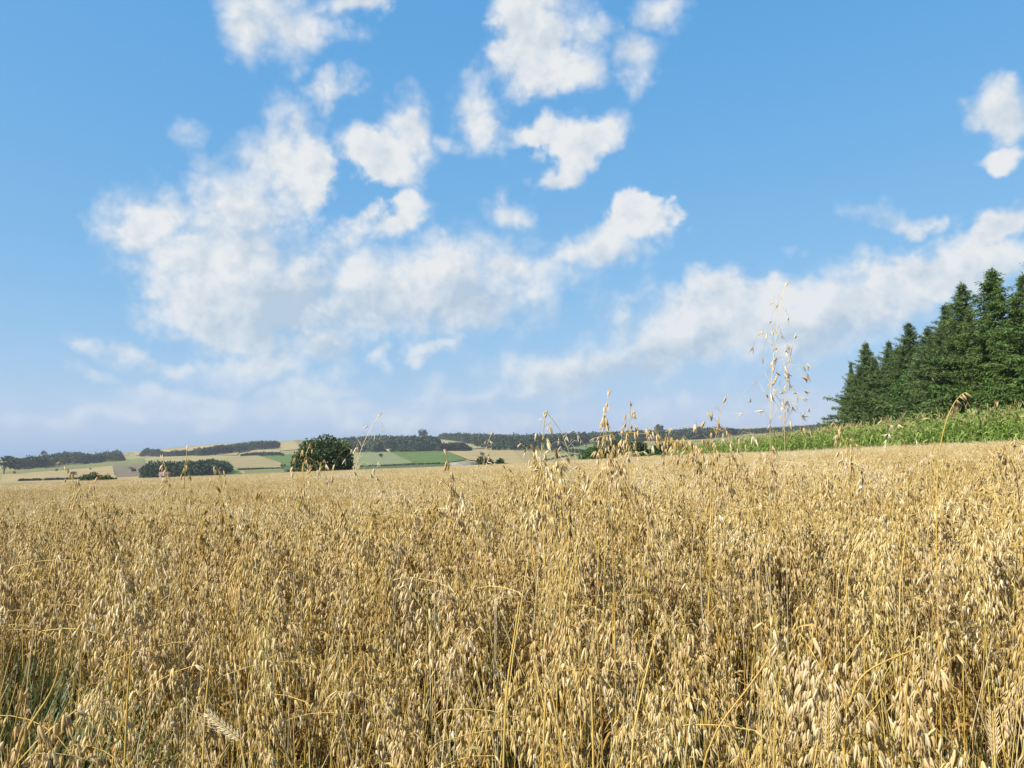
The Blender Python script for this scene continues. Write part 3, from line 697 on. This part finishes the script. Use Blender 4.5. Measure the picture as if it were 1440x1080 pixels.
# middle field: small patches
def grid(y0, y1, step, ax, bx):
    ys = np.arange(y0, y1, step); out = []
    for yy in ys:
        w = ax * yy + bx; xs = np.arange(-w, w, step); out.append(np.stack([xs + rng.uniform(-.3, .3), np.full(len(xs), yy)], -1))
    o = np.concatenate(out); return o + rng.uniform(-.25, .25, o.shape) * step
def infield(p): return (p[:, 0] < 16.7 + .35 * np.sin(p[:, 1] * .13)) | (p[:, 1] > 97)
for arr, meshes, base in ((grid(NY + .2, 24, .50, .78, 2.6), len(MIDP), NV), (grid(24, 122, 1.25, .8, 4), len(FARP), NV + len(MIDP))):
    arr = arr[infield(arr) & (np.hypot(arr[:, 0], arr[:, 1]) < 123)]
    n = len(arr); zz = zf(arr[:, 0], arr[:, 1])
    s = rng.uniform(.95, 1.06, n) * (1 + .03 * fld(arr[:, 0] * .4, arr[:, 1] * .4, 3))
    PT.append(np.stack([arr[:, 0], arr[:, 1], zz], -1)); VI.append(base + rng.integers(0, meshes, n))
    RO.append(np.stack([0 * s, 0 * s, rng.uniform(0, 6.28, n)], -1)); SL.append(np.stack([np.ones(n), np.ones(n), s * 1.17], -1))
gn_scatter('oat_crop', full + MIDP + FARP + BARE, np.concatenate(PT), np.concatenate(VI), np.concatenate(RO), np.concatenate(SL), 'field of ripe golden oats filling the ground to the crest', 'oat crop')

# green weeds between the stems
def tuft(seed):
    rng = np.random.default_rng(seed); g = Geo()
    for k in range(16):
        a = rng.uniform(0, 6.28); o = np.array([math.cos(a), math.sin(a), 0]); L = rng.uniform(.25, .62); s = np.linspace(0, 1, 5); b = rng.uniform(.05, .5)
        Q = rng.normal(size=3) * [.03, .03, 0] + o[None] * (L * b * s ** 1.5)[:, None]; Q[:, 2] += L * (s - .35 * b * s ** 2)
        strip(g, Q, np.array([.004, .007, .006, .004, .0008]) * rng.uniform(.8, 1.5), (-o[1], o[0], .2), 0, rng.random())
    return g.mesh('grass_tuft', [M['grass']])
n = 14000; gx = rng.uniform(-5.5, 5.5, n); gy = rng.uniform(.6, 6, n)
pr = .13 + 1.2 * wedges(gx, gy) + .25 * (fld(gx, gy) > .3)
k = (rng.random(n) < pr) & (np.hypot(gx, gy) > .6) & (np.abs(gx) < .75 * gy + 1.2); gx, gy = gx[k], gy[k]; n = len(gx)
gs = rng.uniform(.7, 1.25, n) * np.where((gx / gy < -.45) & (gy < 3.2), 1.48, 1)
gn_scatter('undergrowth_grass', [tuft(500 + i) for i in range(6)], np.stack([gx, gy, zf(gx, gy)], -1), rng.integers(0, 6, n), np.stack([0 * gs, 0 * gs, rng.uniform(0, 6.28, n)], -1), np.repeat(gs[:, None], 3, 1),
           'green weeds and grass growing low between the oat stems', 'undergrowth')

n = 1500; gy = rng.uniform(20, 100, n); gx = 16.75 + .35 * np.sin(gy * .13) + rng.normal(size=n) * .22; gs = rng.uniform(1.4, 2.6, n)
gn_scatter('margin_weeds', [tuft(520 + i) for i in range(4)], np.stack([gx, gy, zf(gx, gy)], -1), rng.integers(0, 4, n), np.stack([0 * gs, 0 * gs, rng.uniform(0, 6.28, n)], -1), np.repeat(gs[:, None], 3, 1),
           'tall weeds growing along the margin between the oats and the maize', 'weeds')

# ------------------------------------------------------------------ single plants that stand out
def standing(name, px, top, D, label, cat='oat plant', husk='palehusk', seed=0, **kw):
    tip = ray(px, top, D); gz = float(zf(tip[0], D)); H = tip[2] - gz; Lp = kw.pop('Lp', .22)
    rr = random.Random(seed); side = kw.pop('side', rr.uniform(0, 6.28)); lean = kw.pop('lean', .05) + (0 if 'wild' in name else rr.uniform(.02, .09)); nod = kw.get('nod', .4); kw.setdefault('base', .58)
    st, pa, lv = oat_geo(seed, H=H - Lp * (1 - .42 * nod), Lp=Lp, lean=lean, side=side, **kw)
    Hs = H - Lp * (1 - .42 * nod); reach = lean * Hs + Lp * (2 * lean + nod)
    e = empty(name, (tip[0] - math.cos(side) * reach, D - math.sin(side) * reach, gz)); tag(e, label, cat)
    sm = M['palestraw'] if 'wild' in name else M['straw']
    st.obj('stem', [sm], e, True); pa.obj('panicle', [sm, M[husk]], e, True)
    for l in lv: l.obj('leaf', [M['dryleaf']], e, True)
    return e
PI = math.pi
SPEC = [
 (855,556,2.5,'tallest upright oat head against the sky, right of centre', dict(Lp=.21,nod=.10,spread=.25,per=2,lean=.03)),
 (887,570,2.6,'upright oat head against the sky just right of the tallest one', dict(Lp=.19,nod=.25,spread=.45,per=2,lean=.03)),
 (836,592,2.5,'oat head nodding to the left below the tallest one', dict(Lp=.2,nod=1.0,spread=.5,side=PI,lean=.05)),
 (1017,566,2.45,'oat head with wide side branches against the sky, left of the wild oats', dict(Lp=.24,nod=.12,spread=.95,per=2,lean=.0)),
 (962,620,2.6,'pale oat head leaning left beside the wide branched one', dict(Lp=.2,nod=.8,spread=.7,side=PI)),
 (870,618,2.3,'bushy oat head in front of the dark hedge bush', dict(Lp=.22,nod=.4,spread=.6)),
 (838,628,2.2,'oat head low under the nodding one right of centre', dict(Lp=.2,nod=.5,spread=.5)),
 (905,626,2.4,'oat head in front of the low light green hedge bush', dict(Lp=.2,nod=.6,spread=.6)),
 (796,640,2.1,'thick golden oat clump head standing up right of centre', dict(Lp=.22,nod=.3,spread=.5,per=3)),
 (733,622,2.8,'slender oat head left of the tallest ones, before the middle wood', dict(per=1,nodes=5,Lp=.17,nod=.3,spread=.4)),
 (628,640,2.3,'dense upright spire of an oat head left of centre', dict(Lp=.2,nod=.05,spread=.24,per=2,lean=.0)),
 (622,672,2.2,'short oat head just under the upright spire', dict(Lp=.2,nod=.4,spread=.5)),
 (263,632,3.0,'pale oat head in front of the dark clump at left, right one of two', dict(per=1,nodes=5,Lp=.17,nod=.15,spread=.35)),
 (229,646,3.1,'pale oat head in front of the dark clump at left, left one of two', dict(per=1,nodes=5,Lp=.12,nod=.2,spread=.3)),
 (302,648,3.0,'leaning pale oat head right of the dark clump at left', dict(per=1,nodes=5,Lp=.16,nod=.7,spread=.5)),
 (84,648,3.0,'pale oat head before the long wood at far left', dict(per=1,nodes=5,Lp=.14,nod=.3,spread=.4)),
 (150,664,3.0,'small pale oat head before the dark bush at far left', dict(per=1,nodes=5,Lp=.13,nod=.5,spread=.5)),
 (436,622,2.8,'pale loose oat head in front of the round tree', dict(Lp=.19,nod=.35,spread=.7,per=1,nodes=6)),
 (456,640,2.9,'second loose oat head low in front of the round tree', dict(per=1,nodes=5,Lp=.15,nod=.7,spread=.8)),
 (1172,592,2.5,'oat head before the left end of the conifers', dict(Lp=.2,nod=.3,spread=.5)),
 (1086,622,2.6,'oat head standing before the maize, below the wild oats', dict(Lp=.18,nod=.5,spread=.6)),
 (1035,640,2.5,'drooping oat head before the near end of the maize', dict(Lp=.18,nod=.8,spread=.6)),
 (1378,618,2.2,'oat head tipped over in front of the maize at right', dict(Lp=.2,nod=1.0,spread=.5)),
 (1425,612,2.4,'oat head before the maize close to the right edge', dict(Lp=.2,nod=.6,spread=.5)),
 (30,985,1.02,'large pale oat head very close at the bottom left corner', dict(Lp=.13,nod=.2,spread=.3,per=1,nodes=4)),
 (108,990,1.2,'large oat head close by at bottom left, right of the corner one', dict(Lp=.2,nod=.4,spread=.35)),
 (1125,880,1.5,'dense pale cluster of oat spikelets rising at lower right', dict(Lp=.22,nod=.5,spread=.7,per=3)),
 (840,890,1.5,'tight golden oat bunch standing upright at lower middle', dict(Lp=.22,nod=.1,spread=.45,per=3)),
 (1215,895,1.5,'upright pale oat head over the bent straw at lower right', dict(Lp=.2,nod=.2,spread=.3,per=2)),
 (262,850,1.9,'pale oat head over the dark green gap at lower left', dict(Lp=.2,nod=.3,spread=.4,per=2)),
 (125,800,2.2,'tall slim oat head above the lower left gap', dict(Lp=.24,nod=.1,spread=.22,per=2)),
 (1335,775,2.2,'pale whitish oat head in the right part of the field', dict(Lp=.22,nod=.5,spread=.6,per=3)),
]
for i, (px, top, D, lab, kw) in enumerate(SPEC):
    standing('oat_plant', px, top, D, lab, seed=700 + i, husk='husk' if 'golden' in lab else 'palehusk', **kw)
WILD = [
 (1104,402,2.1,'tallest wild oat, slender and leaning right with few spikelets against the sky', dict(Lp=.36,nod=.10,spread=.5,per=1,lean=.014,nodes=8,spl=.0185,side=0.)),
 (1117,476,2.1,'wild oat with many loose pale spikelets against the sky just right of the tallest one', dict(Lp=.23,nod=.12,spread=.66,per=2,lean=.006,nodes=6,spl=.0205,side=0.)),
 (768,577,2.7,'fine wild oat against the sky left of the tallest oat head', dict(Lp=.22,nod=.3,spread=.9,per=1,nodes=6,spl=.02)),
 (532,585,2.7,'fine wild oat before the ridge wood right of the round tree', dict(Lp=.25,nod=.25,spread=.8,per=1,nodes=6,spl=.022)),
 (945,583,2.5,'thin wild oat with flat held spikelets between two tall oat heads', dict(Lp=.2,nod=.9,spread=.9,per=1,nodes=4,spl=.024)),
 (1240,588,2.6,'fine wild oat before the left part of the conifers', dict(Lp=.17,nod=.4,spread=.9,per=1,nodes=5,spl=.02)),
 (690,612,3.1,'hair thin wild oat before the middle wood', dict(Lp=.12,nod=.15,spread=.5,per=1,nodes=4,spl=.018)),
 (1185,640,2.4,'small wild oat in front of the maize', dict(Lp=.15,nod=.6,spread=.8,per=1,nodes=4,spl=.024)),
]
for i, (px, top, D, lab, kw) in enumerate(WILD):
    standing('wild_oat', px, top, D, lab, 'wild oat', 'wildhusk', seed=800 + i, wild=True, leaves=1, hang=.6, **kw)
# bent stalk with a few spikelets before the conifers
def bent(name, pix, D, label, nsp, seed):
    rng = np.random.default_rng(seed); pts = [ray(a, b, D) for a, b in pix]; p0 = pts[0].copy(); p0[2] = float(zf(p0[0], D)); base = p0
    P = np.array([p0 - base] + [q - base for q in pts]); t = np.linspace(0, 1, len(P)); tt = np.linspace(0, 1, 16); P = np.stack([np.interp(tt, t, P[:, i]) for i in range(3)], -1)
    for _ in range(7): P[1:-1] = (P[:-2] + 2 * P[1:-1] + P[2:]) / 4
    e = empty(name, base); tag(e, label, 'stalk')
    g = Geo(); tube(g, P, np.linspace(.0016, .0009, 16) * (1.35 if nsp == 0 else .9), 5, 0, .15); g.obj('stem', [M['straw']], e, True)
    if nsp:
        g = Geo(); q = np.linspace(.62, 1, nsp); pos = np.stack([np.interp(q, tt, P[:, i]) for i in range(3)], -1)
        d = rng.normal(size=(nsp, 3)) * [.35, .3, .2] + [.7, 0, -.6]; L = .019 * rng.uniform(.8, 1.2, nsp)
        stamp(g, SPV, SPF, frames(d, rng) * L[:, None, None], pos, 0, rng.uniform(.3, .9, nsp)); g.obj('panicle', [M['palehusk']], e, True)
    return e
bent('bent_stalk', [(1308,700),(1316,650),(1326,600),(1338,568),(1350,554),(1357,552)], 2.0, 'brown bent oat stalk arching right in front of the dark conifers', 6, 1)
for i, (pix, D, lab) in enumerate([
    ([(1172,972),(1230,935),(1290,912)], 1.45, 'bent pale straw lying across the crop at lower right'),
    ([(960,1075),(1040,985),(1082,925)], 1.4, 'long straw slanting up to the right near the bottom'),
    ([(1183,815),(1205,760),(1234,708)], 2.3, 'long pale straw slanting right above the lower right crop'),
    ([(705,1000),(720,920),(730,845)], 1.5, 'thick orange straw standing nearly upright at lower middle'),
    ([(760,925),(780,985),(792,1070)], 1.4, 'thin pale straw slanting left up near the bottom middle'),
    ([(835,1075),(833,1010),(831,960)], 1.35, 'bright orange straw upright at the bottom middle'),
    ([(880,1070),(900,985),(920,900)], 1.4, 'thin straw leaning right at the bottom middle'),
    ([(1085,1065),(1092,995),(1100,930)], 1.4, 'pale upright straw under the dense spikelet cluster'),
    ([(1265,905),(1290,960),(1318,1050)], 1.45, 'straw leaning left beside the wheat ear at right'),
    ([(285,1030),(292,960),(300,890)], 1.5, 'reddish straw upright at lower left'),
    ([(178,980),(183,930),(186,880)], 1.5, 'reddish straw standing left of another at lower left'),
    ([(1262,850),(1268,800),(1275,740)], 2.0, 'thin upright straw in the right part of the field'),
    ([(865,850),(862,800),(860,740)], 2.0, 'tall thin straw right of the withered leaf'),
    ([(0,1050),(50,1010),(85,960),(88,890)], 1.35, 'curved straw over the dark gap at the left edge')]):
    bent('straw_stalk', pix, D, lab, 0, 20 + i)
def wheat(px, top, D, ang, label, seed):
    rng = np.random.default_rng(seed); tip = ray(px, top, D); gz = float(zf(tip[0], D)); L = .068
    d = np.array([math.sin(ang), 0, math.cos(ang)]); b0 = tip - d * L; base = np.array([b0[0] - .1 * math.sin(ang), D, gz])
    e = empty('wheat_stalk', base); tag(e, label, 'wheat'); B = b0 - base
    g = Geo(); tube(g, [(0, 0, 0), B * [.4, 0, .5], B * [.8, 0, .9] - d * .01, B, B + d * L], [.002, .002, .0016, .0015, .001], 4, 0, .4); g.obj('stem', [M['straw']], e, True)
    g = Geo(); k = np.arange(20); s = np.where(k % 2 == 0, 1, -1)[:, None]; sd = nrm(np.cross(d, [.25, 1, .1]))
    pos = B + d * (k[:, None] / 20 * L) + sd * s * .0025
    dr = d + sd * s * .42 + rng.normal(size=(20, 3)) * .06; dr[0] = d
    stamp(g, SPV, SPF, frames(dr, rng, np.broadcast_to(sd, (20, 3))) * .0125 * np.array([1.15, 1.15, 1])[None, None], pos, 0, rng.uniform(.6, 1, 20))
    for q, dd in zip(pos[::2], dr[::2]): tube(g, [q, q + nrm(dd) * .035], [.0004, .0002], 3, 0, .8)
    g.obj('ear', [M['husk' if seed < 3 else 'palehusk']], e, True)
wheat(292, 1003, 1.4, -.9, 'pale wheat ear lying sideways over the crop at bottom left', 1)
wheat(1166, 990, 1.35, .05, 'pale wheat ear pointing up at the bottom right', 2)
wheat(1396, 1000, 1.35, .0, 'whitish bristly wheat ear near the bottom right corner', 3)
# withered dark leaf on a stalk
def withered(px, py, D, label, seed, s=1.0):
    rng = np.random.default_rng(seed); tip = ray(px, py, D); gz = float(zf(tip[0], D)); base = np.array([tip[0] + .02, D, gz]); e = empty('withered_weed', base); s *= .55; tag(e, label, 'weed'); T = tip - base
    g = Geo(); tube(g, [(0, 0, 0), T * .5 + [.01, 0, 0], T], [.002, .0018, .0012], 4, 0, .2); g.obj('stem', [M['dryleaf']], e, True)
    for k in range(3):
        g = Geo(); q = np.linspace(0, 1, 7); a = rng.uniform(0, 6.28); o = np.array([math.cos(a), math.sin(a) * .4, 0])
        P = T + o * (.028 * s * np.sin(q * 2.6))[:, None]; P[:, 2] += .03 * s * (1 - np.cos(q * 2.6)) * (.6 if k else -.6)
        strip(g, P, np.array([.003, .012, .018, .02, .017, .01, .002]) * s, nrm(np.cross(o, [0, .3, 1.])) + [0, 0, .3], 0, rng.random()); g.obj('leaf', [M['brown']], e, True)
withered(838, 828, 1.7, 'dark brown curled dead leaf on a stalk right of the middle', 1)
withered(510, 915, 1.55, 'small reddish brown curled leaf low between oats left of middle', 3, .8)

# ------------------------------------------------------------------ light, sky, air
SUN_AZ, SUN_EL = math.radians(-123), math.radians(42)     # azimuth from +Y, clockwise
sd = Vector((math.sin(SUN_AZ) * math.cos(SUN_EL), math.cos(SUN_AZ) * math.cos(SUN_EL), math.sin(SUN_EL)))
sl = bpy.data.lights.new('sun', 'SUN'); sl.energy = 5.0; sl.angle = math.radians(.53); sl.color = (1, .945, .83)
so = bpy.data.objects.new('sun', sl); COL.objects.link(so); so.rotation_euler = sd.to_track_quat('Z', 'Y').to_euler(); so.location = (0, 0, 60)

W = bpy.data.worlds.new('World'); SC.world = W; W.use_nodes = True; t = NT(W.node_tree)
bg = t.n['Background']; sky = t.new('ShaderNodeTexSky', sky_type='NISHITA'); sky.sun_disc = False
sky.sun_elevation = SUN_EL; sky.sun_rotation = SUN_AZ; sky.altitude = 100; sky.air_density = 1.1; sky.dust_density = 1.0; sky.ozone_density = 4.0
tc = t.new('ShaderNodeTexCoord'); dirv = t.vmath('NORMALIZE', tc.outputs['Generated'])
sep = t.new('ShaderNodeSeparateXYZ'); t.l.new(dirv, sep.inputs[0])
azn = t.math('ARCTAN2', sep.outputs[0], sep.outputs[1]); eln = t.math('ARCSINE', sep.outputs[2])
def azel(px, py):
    k = (540 - py) / F; v = np.array([(px - 720) / F, CT - k * ST, ST + k * CT]); v /= np.linalg.norm(v)
    return math.atan2(v[0], v[1]), math.asin(v[2])
cmb = t.new('ShaderNodeCombineXYZ'); t.l.new(azn, cmb.inputs[0]); t.l.new(eln, cmb.inputs[1])
# warp the coordinates a little so that the cloud masses get billowed outlines
w1 = t.noise(dirv, 7., 3, .5, out='Color')
wv = t.vmath('MULTIPLY', t.vmath('SUBTRACT', w1, (.5, .5, .5)), (.13, .09, 0))
w2 = t.noise(dirv, 20., 3, .55, out='Color')
wv = t.vmath('ADD', wv, t.vmath('MULTIPLY', t.vmath('SUBTRACT', w2, (.5, .5, .5)), (.055, .045, 0)))
pv = t.vmath('ADD', cmb.outputs[0], wv)
def blob(px, py, rx, ry, rot=0, weak=0.0):
    a, e = azel(px, py); a2, _ = azel(px + 20, py); _, e2 = azel(px, py - 20)
    sx, sy = rx * abs(a2 - a) / 20, ry * abs(e2 - e) / 20
    mp_ = t.new('ShaderNodeMapping', vector_type='TEXTURE'); t.l.new(pv, mp_.inputs[0])
    mp_.inputs['Location'].default_value = (a, e, -weak); mp_.inputs['Rotation'].default_value = (0, 0, math.radians(rot)); mp_.inputs['Scale'].default_value = (sx, sy, 1)
    return t.vmath('LENGTH', mp_.outputs[0], out=1)
def field(lst, k=.25):
    cur = None
    for b in lst:
        d = blob(*b)
        if cur is None: cur = d
        else:
            nd = t.new('ShaderNodeMath', operation='SMOOTH_MIN'); t.l.new(cur, nd.inputs[0]); t.l.new(d, nd.inputs[1]); nd.inputs[2].default_value = k; cur = nd.outputs[0]
    return t.math('SUBTRACT', 1.0, cur)
CL = [(400,30,92,58),(350,50,45,50),(490,5,48,32),(460,125,44,34,30,.45),(285,180,40,26,20,.78),
 (395,220,58,72,-20),(330,290,120,70,20),(225,300,80,50),(300,370,125,75),(295,435,95,50),(420,420,130,75),
 (530,400,135,72),(640,405,125,72),(725,385,90,42),(470,490,70,45,0,.2),
 (520,238,62,34,-25,.1),(560,195,48,48,0,.25),(625,190,34,18,0,.45),
 (548,318,66,28,10,.3),(505,368,32,16,0,.3),(690,305,34,30,0,.25),
 (855,352,84,40,12),(905,318,46,42),(800,362,50,24),
 (765,45,62,66),(785,95,48,34,0,.15),(880,78,42,52,-15),(925,8,48,32),(685,150,48,40,0,.3),
 (795,215,42,62,-35),(840,185,46,28,15,.1),(772,172,40,28),(770,260,42,20),
 (1415,160,46,46),(1432,212,36,22),(1275,312,80,20,-8,.52),(1435,315,44,24),
 (1080,432,115,52,10,.12),(1210,430,130,62,8,.12),(1340,385,130,50,8,.15),(950,482,165,60,8,.1),(1200,480,90,26,8,.45),(800,515,165,40,8,.18),(1050,470,130,36,5,.15),(690,545,110,18,5,.4),
 (165,498,64,20,-8,.5),(250,515,46,16,0,.45),(155,532,40,12,0,.66),(340,510,100,34,0,.3),(400,500,60,40,0,.25),(440,548,100,18,5,.45),(300,558,140,18,0,.5),(150,592,240,18,0,.45),(620,592,280,18,0,.45),(420,575,320,30,0,.55),(1000,565,320,22,0,.66),
 (551,497,17,24,0,.5),(610,490,40,12,0,.62),(945,565,24,12,25,.62),(1125,548,40,9,0,.7),(10,570,40,12,0,.75)]
fd = field(CL, .22)
nz = t.noise(dirv, 13., 7, .58); nfine = t.noise(dirv, 34., 5, .6)
def billow(v):                                       # rounded cauliflower lobes
    vo = t.new('ShaderNodeTexVoronoi'); t.put(vo, 'Vector', v); vo.inputs['Scale'].default_value = 17; vo.inputs['Detail'].default_value = 2.5
    vo.inputs['Roughness'].default_value = .55; vo.inputs['Lacunarity'].default_value = 2.2; return vo.outputs['Distance']
wob = t.vmath('ADD', dirv, t.vmath('MULTIPLY', t.vmath('SUBTRACT', t.noise(dirv, 30., 3, .6, out='Color'), (.5, .5, .5)), (.035, .035, .035)))
vb = billow(wob); vb2 = billow(t.vmath('ADD', wob, (-.009, -.003, .009)))
off = t.vmath('ADD', dirv, (-.016, -.004, .012)); nz2 = t.noise(off, 13., 4, .58)
dn = t.math('ADD', fd, t.math('MULTIPLY', t.math('SUBTRACT', nz, .5), 1.2))
dn = t.math('ADD', dn, t.math('MULTIPLY', t.math('SUBTRACT', nfine, .5), .6))
# ordinary scattered cumulus round the rest of the sky
gen = t.math('SUBTRACT', t.math('MULTIPLY', t.noise(dirv, 3.2, 6, .55), 4.), 2.45)
out_of = t.maprange(t.math('ABSOLUTE', azn), .66, .9, 0, 1)
genm = t.math('MULTIPLY', t.math('MULTIPLY', out_of, t.maprange(eln, .03, .2)), 1.0)
dn = t.math('MAXIMUM', dn, t.math('SUBTRACT', t.math('MULTIPLY', gen, genm), t.math('SUBTRACT', .6, t.math('MULTIPLY', genm, .6))))
dn = t.math('ADD', dn, t.math('MULTIPLY', t.math('SUBTRACT', .50, vb), .58))
dn = t.math('ADD', dn, .63)
soft = t.maprange(t.noise(t.vmath('ADD', dirv, (3.1, 1.7, .4)), 6.5, 2, .5), .36, .62, .48, 1.35)
soft = t.math('MAXIMUM', soft, t.maprange(eln, .06, .22, 1.5, .3))
alpha = t.math('MULTIPLY', t.maprange(t.math('DIVIDE', dn, soft), .0, 1.0, 0, 1, True), t.maprange(eln, .06, .22, .80, .97))
alpha = t.math('MULTIPLY', alpha, t.maprange(eln, -.02, .10, .35, 1))
thick = t.maprange(dn, .55, 1.35, 0, 1, True)
gr = field([(400,435,150,62),(670,440,150,50),(520,430,90,40,0,.3),(900,520,200,38,8),(360,345,90,50,0,.35),(1180,470,160,34,8,.15),(480,505,60,30,0,.3),(875,375,60,22,0,.5)], .25)
grey = t.maprange(gr, -.22, 1.1, 0, 1, True)
lit = t.math('ADD', t.math('MULTIPLY', t.math('SUBTRACT', nz, nz2), 2.4), t.math('MULTIPLY', t.math('SUBTRACT', vb2, vb), .75))
shade = t.math('SUBTRACT', t.math('ADD', .85, lit), t.math('ADD', t.math('MULTIPLY', grey, .9), t.math('MULTIPLY', thick, .12)), clamp=True)
ccol = t.mix(shade, (.49, .60, .72), (.84, .855, .865))
# tone response of the picture for the plain sky, per channel
SKYS = .10; EXPO = 1.09; EG = 2 ** EXPO
ss = t.new('ShaderNodeSeparateColor'); t.l.new(sky.outputs[0], ss.inputs[0]); cc = t.new('ShaderNodeCombineColor')
for i, (gm, gn) in enumerate(((.95, 1.03), (.45, .81), (.22, .945))):
    v = t.math('MULTIPLY', t.math('POWER', t.math('MULTIPLY', ss.outputs[i], SKYS), gm), gn / SKYS / EG); t.l.new(v, cc.inputs[i])
skc = cc.outputs[0]
ccs = t.vmath('SCALE', ccol); ccs.node.inputs['Scale'].default_value = 1 / SKYS / EG
fin = t.mix(alpha, skc, ccs)
t.l.new(fin, bg.inputs[0]); bg.inputs[1].default_value = SKYS

hz = Geo(); box(hz, (-2420, -2420, -110), (2420, 2420, 112))
hm = bpy.data.materials.new('haze_air'); hm.use_nodes = True; ht = NT(hm.node_tree); ht.n.clear()
ho = ht.new('ShaderNodeOutputMaterial'); pv_ = ht.new('ShaderNodeVolumePrincipled'); pv_.inputs['Color'].default_value = (.80, .87, .94, 1); pv_.inputs['Density'].default_value = .00011; pv_.inputs['Anisotropy'].default_value = .2
ht.l.new(pv_.outputs[0], ho.inputs['Volume'])
HAZE = True
if HAZE:
    o = hz.obj('haze', [hm]); tag(o, 'thin blue summer haze over the far hills', 'haze', kind='stuff')

# ------------------------------------------------------------------ camera, view
cd = bpy.data.cameras.new('camera'); co = bpy.data.objects.new('camera', cd); COL.objects.link(co); SC.camera = co
co.location = (0, 0, CAMZ); co.rotation_euler = (math.pi / 2 + PITCH, 0, 0)
cd.sensor_width = 36; cd.lens = 36 * F / 1440; cd.clip_start = .05; cd.clip_end = 20000
SC.view_settings.view_transform = 'Standard'; SC.view_settings.look = 'None'; SC.view_settings.exposure = EXPO; SC.view_settings.gamma = 1
SC.cycles.use_denoising = True
SC.cycles.max_bounces = 8; SC.cycles.transparent_max_bounces = 8
